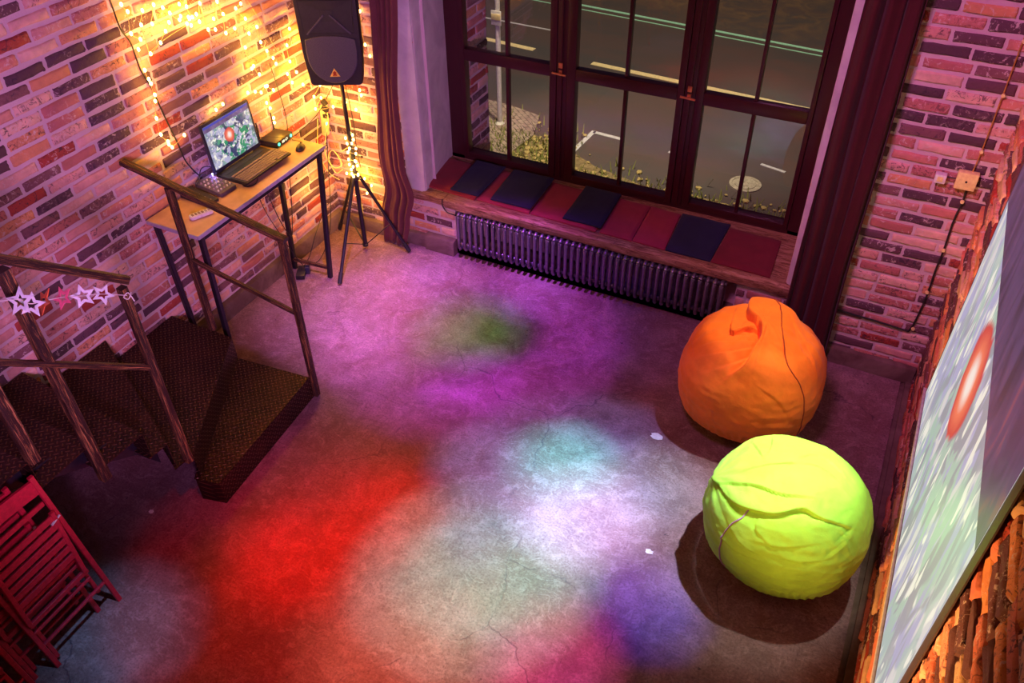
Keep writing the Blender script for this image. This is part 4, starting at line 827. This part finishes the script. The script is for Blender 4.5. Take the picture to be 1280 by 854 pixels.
MB().prism([(-.016, .082), (.016, .082), (.009, .096), (.013, .104), (0, .118), (-.013, .104), (-.009, .096)], -.0175, -.0155, spk).build('badge_emblem', 'seam_o', sp_)
MB().lathe([(0, -.03), (.03, -.03), (.03, .004), (0, .004)], (0, 0, 0), 16).build('pole_socket', 'black', sp_)
for a, b, l in (((-3.80, 4.73, 1.50), (-3.98, 4.50, 1.12), 'black cable slanting from the speaker down to the table'),):
    cab([a, (-3.86, 4.66, 1.36), (-3.93, 4.57, 1.22), (-4.02, 4.40, 1.115)], l)
cab([(-3.80, 4.78, 1.50), (-3.79, 4.80, 1.3), (-3.76, 4.78, 1.1), (-3.75, 4.76, .9), (-3.72, 4.74, .75)], 'black cable hanging beside the speaker pole')
# sockets strip with plugs and coiled cord in the corner
ps = empty('socket_strip', (-4.16, 4.93, .98), label='yellow lit power strip with plugs hanging in the brick corner', cat='power strip')
MB().box((.0, 0, 0), (.045, .05, .26), Matrix.Rotation(.1, 3, 'Y'), bevel=.008).build('body', 'yellow', ps); MB().box((.026, -.01, -.02), (.008, .02, .02), bevel=.002).build('switch', 'led_g', ps)
for i in range(3): MB().box((.035, -.012, .05 + i * .055), (.05, .035, .035), Matrix.Rotation(.4 * i, 3, 'Y'), bevel=.006).build('plug', 'black', ps)
cab([(-4.12, 4.92, 1.10), (-4.10, 4.90, 1.0), (-4.15, 4.90, .86), (-4.17, 4.88, .70), (-4.12, 4.90, .58), (-4.05, 4.92, .62), (-4.10, 4.90, .74), (-4.16, 4.90, .66), (-4.13, 4.92, .52), (-4.06, 4.93, .56)], 'coiled pale flex hanging in the corner under the power strip', .004, mat='yellow')
cab([(-4.17, 4.86, 1.02), (-4.165, 4.80, .80), (-4.17, 4.84, .62), (-4.16, 4.90, .50), (-4.1, 4.92, .46)], 'thin yellowish flex looping down the corner', .003, mat='yellow')

# ------------------------------------------------------------------ fairy lights
def fairy(label, bulbs, extra=(), group='fairy light strings', closed=False, sag=.02):
    o = empty('fairy_light_string', bulbs[0], label=label, cat='fairy lights', group=group); base = Vector(bulbs[0])
    pts = []
    for a, b in zip(bulbs, bulbs[1:]):
        a = Vector(a); b = Vector(b); pts += [a - base, (a + b) / 2 - base + Vector((0, 0, -sag * min(1, (b - a).length / .3)))]
    pts.append(Vector(bulbs[-1]) - base)
    mb = MB().tube(catmull(pts, 3), .0018, 5)
    for e in extra: mb.tube(catmull([Vector(p) - base for p in e], 5), .0016, 5)
    mb.build('wire', 'wire', o)
    for b in bulbs:
        p = Vector(b) - base; q = Vector((random.uniform(-.004, .004), random.uniform(-.004, .004), .014))
        global BULB
        if BULB is None: BULB = MB().sphere((0, 0, 0), .0085, 2, (1, 1, 1.5)).build('bulb', 'bulb', o, smooth=True); x = BULB
        else: x = BULB.copy(); COL.objects.link(x); x.parent = o
        x.location = p + Vector((.006, 0, .0))
    for b in bulbs[::2]:
        if b[0] < -4.1: point('fairy_light_glow', (b[0] + .045, b[1], b[2]), 1.5, (1.0, .47, .03), .02)
    return o
BULB = None
X = -4.165
LBp = [(3.38, 2.33), (3.35, 2.38), (3.49, 2.3), (3.45, 2.23), (3.36, 2.21), (3.41, 2.16), (3.38, 2.11), (3.45, 2.06), (3.53, 2.21), (3.57, 2.31), (3.64, 2.27), (3.67, 2.23), (3.73, 2.17), (3.77, 2.25), (3.82, 2.22), (3.81, 2.15), (3.81, 2.11), (3.92, 2.21), (3.88, 2.11), (3.81, 2.16), (3.61, 2.14), (3.55, 2.09), (3.65, 2.18), (4.02, 2.08), (4.0, 2.02), (4.08, 2.17), (4.11, 2.08), (4.08, 1.97), (4.17, 1.97), (4.23, 2.08), (4.27, 2.1), (4.3, 1.99), (4.3, 1.89), (4.38, 1.91), (4.39, 1.8), (4.23, 1.82), (4.44, 1.72), (4.49, 1.61), (4.47, 1.66), (4.28, 1.67), (4.24, 1.67), (4.31, 1.6), (4.37, 1.49), (4.34, 1.5), (4.42, 1.44), (4.28, 1.48), (4.24, 1.5), (4.17, 1.46), (4.31, 1.39), (4.6, 1.49), (4.62, 1.42), (4.73, 1.36), (4.92, 1.28), (4.85, 1.21), (4.91, 1.18), (4.83, 1.12), (3.37, 1.99), (3.38, 1.93), (3.385, 1.90), (3.4, 1.82), (3.38, 1.79), (3.35, 1.69), (3.35, 1.58), (3.38, 1.5), (3.4, 1.47), (3.38, 1.52), (3.52, 1.5), (3.85, 1.5), (3.92, 1.51), (4.35, 1.33), (4.36, 1.25), (4.35, 1.22), (3.76, 2.18), (3.84, 2.15), (3.78, 2.13), (3.94, 2.04), (3.87, 2.16)]
jit = lambda p: (X + random.uniform(0, .02), p[0], p[1])
def chain(idx): return [jit(LBp[i]) for i in idx]
fairy('fairy light string nearest the left edge of the glowing tangle, hanging lowest on its left', chain([1, 0, 4, 5, 6, 56, 57, 58, 59, 60, 61, 62, 65, 63, 64, 66]), [[(X, 3.35, 2.42), (X, 3.50, 2.50), (X, 3.7, 2.62)]])
fairy('fairy light string across the top of the tangle above the laptop, left half', chain([2, 3, 7, 21, 20, 22, 8, 9, 10, 11, 12, 19, 72, 74]), [[jit((3.5, 2.3)), jit((3.62, 2.42)), jit((3.8, 2.5))], [jit((3.45, 2.06)), jit((3.6, 2.1)), jit((3.8, 2.12))]])
fairy('brightest cluster of fairy lights at the top centre of the brick wall', chain([13, 14, 73, 15, 76, 16, 18, 17, 75, 24, 23, 25, 26, 27, 28]), [[jit((3.77, 2.25)), jit((3.9, 2.38)), jit((4.1, 2.3)), jit((4.1, 2.1))], [jit((3.8, 2.15)), jit((4.0, 2.12)), jit((4.2, 2.02)), jit((4.3, 1.99))]])
fairy('fairy light string running down the brick wall from the tangle towards the receiver', chain([30, 29, 31, 32, 33, 34, 36, 38, 37, 41, 39, 40, 35]), [[jit((4.3, 2.2)), jit((4.4, 2.0)), jit((4.52, 1.72)), jit((4.6, 1.6))]])
fairy('fairy light string behind the aerials of the receiver, above the table end', chain([46, 45, 43, 42, 44, 48, 69, 70, 71]) + chain([47, 67, 68])[:0], [])
fairy('pair of fairy lights glowing over the top edge of the laptop lid', [(X, 3.85, 1.53), (X, 3.92, 1.54), (X, 4.17, 1.52)])
fairy('fairy light string swagged into the corner behind the speaker', chain([49, 50, 51, 52, 53, 54, 55]) + [(-4.08, 4.955, 1.10), (-3.95, 4.955, 1.16), (-3.86, 4.955, 1.12), (-3.79, 4.955, 1.25), (-3.80, 4.955, 1.29)])
R3 = random.Random(9); pole = []
for i in range(22):
    t = i / 21; z = 1.06 - t * .36; a = i * 1.9; r_ = .028 + .014 * R3.random(); pole.append((SX + r_ * math.cos(a), SY + r_ * math.sin(a) - .01, z + R3.uniform(-.015, .015)))
fairy('fairy lights wrapped thickly round the speaker stand pole', [(-3.80, 4.76, 1.31), (-3.80, 4.76, 1.20)] + pole + [(-3.70, 4.66, .735), (-3.80, 4.65, .73), (-3.73, 4.64, .725)], [[(-3.80, 4.70, 1.05), (-3.92, 4.74, .94), (-4.02, 4.82, .98), (-4.1, 4.88, 1.05)], [(-3.76, 4.68, .95), (-3.90, 4.72, .86), (-4.0, 4.8, .9)]], sag=.004)
fairy('short fairy light string around the tripod legs in the corner', [(-3.86, 4.94, .52), (-3.80, 4.94, .47), (-3.86, 4.945, .38), (-3.96, 4.93, .34), (-4.00, 4.93, .92), (-3.96, 4.93, 1.01)][:4])
fairy('fairy light string framing both edges of the loudspeaker', [(-3.66, 4.95, 1.58), (-3.69, 4.95, 1.66), (-3.70, 4.95, 1.90), (-3.80, 4.95, 2.25), (-4.10, 4.95, 2.2), (-4.17, 4.90, 1.95), (-4.17, 4.72, 1.78), (-4.17, 4.66, 1.68), (-4.17, 4.66, 1.56), (-4.17, 4.71, 1.46)])
for p, e in (((-4.02, 3.9, 2.2), 4), ((-4.06, 4.3, 1.75), 3), ((-4.02, 4.80, 1.30), 9), ((-3.80, 4.62, .88), 10), ((-3.74, 4.63, .76), 4), ((-3.88, 4.86, .55), 9), ((-3.72, 4.84, .32), 4), ((-4.08, 4.62, .55), 5), ((-3.74, 4.86, 1.75), 6), ((-4.10, 4.80, 1.65), 8), ((-3.85, 4.86, 1.1), 9), ((-3.80, 4.60, 1.32), 6), ((-4.08, 4.65, 1.45), 4)):
    point('fairy_light_glow', p, e, (1.0, .49, .05), .04)

# ------------------------------------------------------------------ bean bags
def crease(D, path, w, depth, lip=0.0, flip=1):
    """groove of the given half-width along a path of directions, with a raised lip on one side"""
    P = np.array([Vector(p).normalized()[:] for p in catmull(path, 4)]); best = np.full(len(D), 9.0); sg = np.zeros(len(D)); tt = np.zeros(len(D)); n = len(P) - 1
    for i in range(n):
        a, b = P[i], P[i + 1]; ab = b - a; t = np.clip(((D - a) @ ab) / (ab @ ab + 1e-12), 0, 1); q = D - (a + t[:, None] * ab); d = np.sqrt((q ** 2).sum(1)); m = d < best
        s = np.einsum('ij,ij->i', np.cross(np.broadcast_to(ab, D.shape), q), D); best = np.where(m, d, best); sg = np.where(m, np.sign(s), sg); tt = np.where(m, (i + t) / n, tt)
    tp = np.clip(np.sin(np.pi * np.clip(tt * .92 + .04, 0, 1)), 0, 1) ** .6; s = best * sg * flip
    wv = 1 + .5 * np.sin(tt * 17 + len(P)); k = np.tanh(s / (.18 * w))          # cloth lying over itself: a raised edge that drops sharply, then fades
    up = (lip + .35 * depth) * np.exp(-np.abs(s) / (4.5 * w * wv)); dn = -depth * .8 * np.exp(-np.abs(s) / (1.6 * w * wv))
    return tp * (up * (1 + k) / 2 + dn * (1 - k) / 2)
def noisev(D, sc, off=0.0): return np.array([mnoise.noise(Vector((d[0] * sc + off, d[1] * sc + off * .7, d[2] * sc - off))) for d in D])
def bag_shape(D, kind):
    x, y, z = D.T; az = np.arctan2(y, x)
    if kind == 'orange':
        R = .437; r = R * (np.abs(x) ** 2.35 + np.abs(y) ** 2.35 + np.abs(z) ** 2.1) ** (-1 / 2.3)
        k = np.array(Vector((.04, .28, .96)).normalized()); ang = np.arccos(np.clip(D @ k, -1, 1)); r = r + .055 * np.exp(-(ang / .36) ** 4) - .010 * np.exp(-((ang - .62) / .2) ** 2)
        for p, w, d, l in OC: r = r + crease(D, p, w, d * 1.15, abs(l))
        low = .0045 * np.sin(60 * az + 6 * noisev(D, 3)) * np.exp(-((z + .50) / .16) ** 2); rad = .0035 * np.sin(16 * az + 5 * noisev(D, 1.5, 3)) * np.exp(-((ang - .8) / .4) ** 2)
        r = r + low + rad + .009 * noisev(D, 2.2, 7) + .0045 * noisev(D * np.array([1, 1, 2.2]), 5, 2) + .002 * noisev(D, 14, 2); cz, sz, fl = .385, .94, .085
    else:
        R = .424; r = R * (np.abs(x) ** 2.15 + np.abs(y) ** 2.15 + np.abs(z) ** 2.1) ** (-1 / 2.12)
        k = np.array(Vector((-.86, -.20, .46)).normalized()); ang = np.arccos(np.clip(D @ k, -1, 1)); u_ = np.cross(D, k); fa = np.arctan2(D[:, 2] - k[2], D[:, 1] - k[1])
        r = r + .020 * np.exp(-(ang / .10) ** 2) + .004 * np.sin(11 * fa + 3 * noisev(D, 2)) * np.exp(-((ang - .35) / .3) ** 2)
        for p, w, d, l in GC: r = r + crease(D, p, w, d, l * .55)
        low = .0040 * np.sin(48 * az + 6 * noisev(D, 3)) * np.exp(-((z + .45) / .18) ** 2)
        r = r + low + .009 * noisev(D, 2.0, 4) + .0060 * noisev(D * np.array([.7, 1, 2.4]), 4.2, 9) + .0025 * noisev(D * np.array([1, 1, 1.6]), 12, 5); cz, sz, fl = .38, .91, .08
    P = D * r[:, None]; zz = cz + P[:, 2] * sz; f = np.clip(fl - zz, 0, 1); P[:, 0] *= 1 + f * .15; P[:, 1] *= 1 + f * .15; zz = np.where(zz < fl, fl - f * .45, zz)
    P[:, 2] = np.maximum(.004, zz); return P
OC = [([(-.25, .51, .83), (-.22, .08, .97), (-.04, -.09, 1.0), (.03, -.26, .96), (.01, -.43, .9), (-.03, -.65, .76), (-.15, -.77, .61)], .045, .060, .035),
      ([(-.42, .2, .89), (-.35, -.27, .9), (-.19, -.19, .96), (-.03, -.16, .99)], .035, .035, .016), ([(.36, .15, .92), (.56, -.02, .83), (.75, -.19, .63)], .05, .022, -.006),
      ([(.01, -.42, .91), (-.24, -.55, .8), (-.57, -.57, .59)], .03, .010, .005), ([(.01, -.33, .94), (-.29, -.41, .86), (-.6, -.43, .68)], .028, .009, .004),
      ([(.01, -.55, .83), (-.21, -.69, .69), (-.41, -.73, .54)], .03, .009, .004), ([(.19, -.05, .98), (.34, -.3, .89), (.4, -.42, .81)], .03, .009, .004), ([(.05, .08, 1.0), (.07, -.38, .92), (.08, -.66, .75)], .04, .008, .006),
      ([(-.9, -.1, .4), (-.8, -.3, .5), (-.7, -.5, .5)], .03, .006, .003), ([(.2, -.8, .55), (.45, -.78, .4), (.6, -.75, .2)], .03, .006, .003), ([(-.3, -.93, .1), (-.25, -.93, -.15), (-.2, -.9, -.35)], .02, .006, .003)]
GC = [([(-.91, -.14, .39), (-.8, -.32, .51), (-.6, -.54, .59), (-.44, -.62, .65), (-.2, -.65, .73), (-.05, -.62, .78), (.15, -.51, .85), (.34, -.5, .79), (.63, -.4, .67)], .030, .026, .030),
      ([(-.81, -.3, .51), (-.41, -.39, .83), (-.11, -.44, .89), (.19, -.36, .91)], .024, .016, .014), ([(-.41, .59, .69), (-.39, .28, .88), (-.4, .11, .91)], .022, .014, .008), ([(-.62, .38, .68), (-.52, .18, .83), (-.44, .03, .9)], .022, .012, .007),
      ([(-.62, -.19, .76), (-.26, -.06, .96), (.18, .1, .98), (.58, -.04, .81)], .03, .009, .005), ([(-.2, -.11, .97), (.15, .31, .94), (.55, .11, .83)], .03, .008, .005), ([(.71, -.34, .62), (.66, -.47, .59), (.59, -.58, .56)], .022, .014, .008),
      ([(.7, -.42, .58), (.61, -.61, .5), (.52, -.75, .42)], .022, .011, .006), ([(-.76, -.59, .26), (-.62, -.77, .16), (-.41, -.9, .16), (-.18, -.96, .21)], .022, .010, .006), ([(-.61, -.68, .41), (-.4, -.86, .32), (-.18, -.94, .3)], .022, .010, .006),
      ([(.05, -.93, .36), (.32, -.87, .37), (.56, -.72, .41)], .02, .008, .005), ([(-.22, -.87, .44), (.06, -.87, .49), (.34, -.75, .57)], .025, .010, .006), ([(-.26, -.69, .67), (-.26, -.79, .56), (-.11, -.86, .49)], .02, .012, .006)]
def beanbag(c, kind, mat, label):
    o = empty('bean_bag', (c[0], c[1], 0), label=label, cat='bean bag'); n, m = 300, 190
    D = [(math.sin(math.pi * j / m) * math.cos(2 * math.pi * i / n), math.sin(math.pi * j / m) * math.sin(2 * math.pi * i / n), math.cos(math.pi * j / m)) for j in range(1, m) for i in range(n)] + [(0, 1e-4, 1), (0, 1e-4, -1)]
    V = bag_shape(np.array(D), kind); F = []; a, b = len(V) - 2, len(V) - 1
    for j in range(m - 2):
        for i in range(n): k = (i + 1) % n; F.append((j * n + i, (j + 1) * n + i, (j + 1) * n + k, j * n + k))
    for i in range(n): k = (i + 1) % n; F.append((a, i, k)); F.append(((m - 2) * n + k, (m - 2) * n + i, b))
    me = bpy.data.meshes.new('cover'); me.from_pydata(V.tolist(), [], F); mesh_obj('cover', me, mat, o, True); return o
def seam(parent, kind, dirs, r, mat, off=.002):
    D = np.array([Vector(d).normalized()[:] for d in catmull(dirs, 14)]); P = bag_shape(D, kind); c = np.array((0, 0, .38)); N = P - c; P = P + N / np.linalg.norm(N, axis=1)[:, None] * off
    MB().tube([Vector(p) for p in P], r, 6).build('seam', mat, parent, smooth=True)
ob = beanbag((-.42, 4.13), 'orange', 'orange', 'orange bean bag with gathered top, on the floor below the curtain')
gb = beanbag((.02, 3.125), 'green', 'lime', 'lime green bean bag nearest the projection screen')
seam(ob, 'orange', [(-.07, .59, .81), (.12, .26, .96), (.26, -.12, .96), (.45, -.46, .76), (.69, -.54, .48), (.79, -.58, .21), (.82, -.57, -.08), (.77, -.44, -.47)], .0035, 'seam_o')
seam(gb, 'green', [(-.41, -.63, .66), (-.44, -.70, .56), (-.52, -.73, .43), (-.58, -.77, .26), (-.60, -.80, .08), (-.56, -.81, -.19), (-.48, -.80, -.36)], .0045, 'seam_g')

# ------------------------------------------------------------------ projection screen on the right wall
sc_ = empty('projection_screen', (XR - .03, 2.9, .70), label='large projection screen showing a bright blurred flower picture on the right brick wall', cat='screen')
def scp(o): o.parent = sc_; o.matrix_parent_inverse = Matrix.Translation(-Vector(sc_.location)); return o
xs_ = XR - .035
scp(MB().bx(xs_ + .001, xs_ + .006, 1.80, 4.02, .72, 2.50).build('border', 'screenframe', smooth=False))
scp(quad_uv('picture', 'pic_wall', None, [(xs_, 3.985, .745), (xs_, 1.86, .745), (xs_, 1.86, 2.40), (xs_, 3.985, 2.40)], .0008))  # projector's light is put into this panel as its own glow
scp(MB().bx(xs_ - .012, xs_ + .010, 1.79, 4.05, .700, .722, .004).build('bottom_bar', 'bar'))
scp(MB().tube([(xs_ + .003, 1.78, 2.53), (xs_ + .003, 4.06, 2.53)], .035, 16).build('roller_case', 'bar'))

# ------------------------------------------------------------------ wiring on the back wall right
jb = empty('junction_box', (.41, YB - .035, 1.54), label='square yellowed junction box on the brick wall right of the window', cat='junction box')
MB().box((0, 0, 0), (.11, .045, .105), bevel=.006).build('box', 'yellow', jb); MB().lathe([(0, -.003), (.006, -.003), (.006, 0), (0, 0)], (0, -.023, .0), 10, 'Y').build('screw', 'steel', jb)
so_ = empty('wall_sensor', (.275, YB - .035, 1.525), label='small white plastic box left of the junction box', cat='sensor')
MB().box((0, 0, 0), (.062, .045, .055), bevel=.006).build('box', 'trim_white', so_); MB().box((0, -.023, .0), (.03, .004, .03), bevel=.001).build('cover', 'yellow', so_)
cab([(.31, YB - .02, 1.53), (.36, YB - .02, 1.53)], 'short black link wire between white box and junction box', .003)
wl = empty('wall_cable', (.43, YB - .02, .42), label='black twisted cable pinned down the brick wall below the junction box', cat='cable')
pts = [(.428, YB - .022, 1.49), (.432, YB - .022, 1.40), (.425, YB - .022, 1.25), (.432, YB - .022, 1.06), (.43, YB - .022, .9), (.436, YB - .022, .74), (.43, YB - .022, .55), (.415, YB - .022, .42), (.38, YB - .022, .408), (.2, YB - .022, .42), (.05, YB - .022, .425), (-.06, YB - .022, .43)]
MB().tube([Vector(p) - Vector(wl.location) for p in catmull(pts, 6)], .006, 8).build('flex', 'cable', wl)
for z in (1.40, 1.06, .74, .44): MB().lathe([(0, -.012), (.010, -.012), (.012, 0), (0, 0)], (0, -.006, z - .42), 12, 'Y').build('insulator', 'yellow', wl)
wu = empty('wall_cable', (.43, YB - .02, 1.6), label='brass coloured twisted cable rising above the junction box', cat='cable')
pts = [(.425, YB - .022, 1.59), (.43, YB - .022, 1.72), (.428, YB - .022, 2.05), (.425, YB - .022, 2.34), (.43, YB - .022, 2.9)]
MB().tube([Vector(p) - Vector(wu.location) for p in catmull(pts, 6)], .004, 8).build('flex', 'brass', wu)
for z in (1.72, 2.05, 2.34): MB().lathe([(0, -.012), (.009, -.012), (.011, 0), (0, 0)], (0, -.006, z - 1.6), 12, 'Y').build('insulator', 'yellow', wu)
# white splash of spilled paint on the floor and a few crumbs
for nm, (x, y), r, l in (('paint_spot', (-.86, 3.72), .034, 'white paint spot on the floor left of the orange bean bag'), ('paint_spot', (-3.36, 1.84), .016, 'tiny pale speck on the floor beside the folding chair'), ('paint_spot', (-.61, 2.86), .02, 'faint white smudge on the floor left of the green bean bag')):
    mb = MB(); poly = [(x + r * (1.25 if k % 2 else 1) * math.cos(k * .5236) * random.uniform(.85, 1.2), y + r * .8 * math.sin(k * .5236) * random.uniform(.8, 1.2)) for k in range(12)]
    tag(mb.prism(poly, 0, .0012, lambda u, v, d: Vector((u, v, d))).build(nm, 'trim_white', smooth=False), l, 'paint spot')
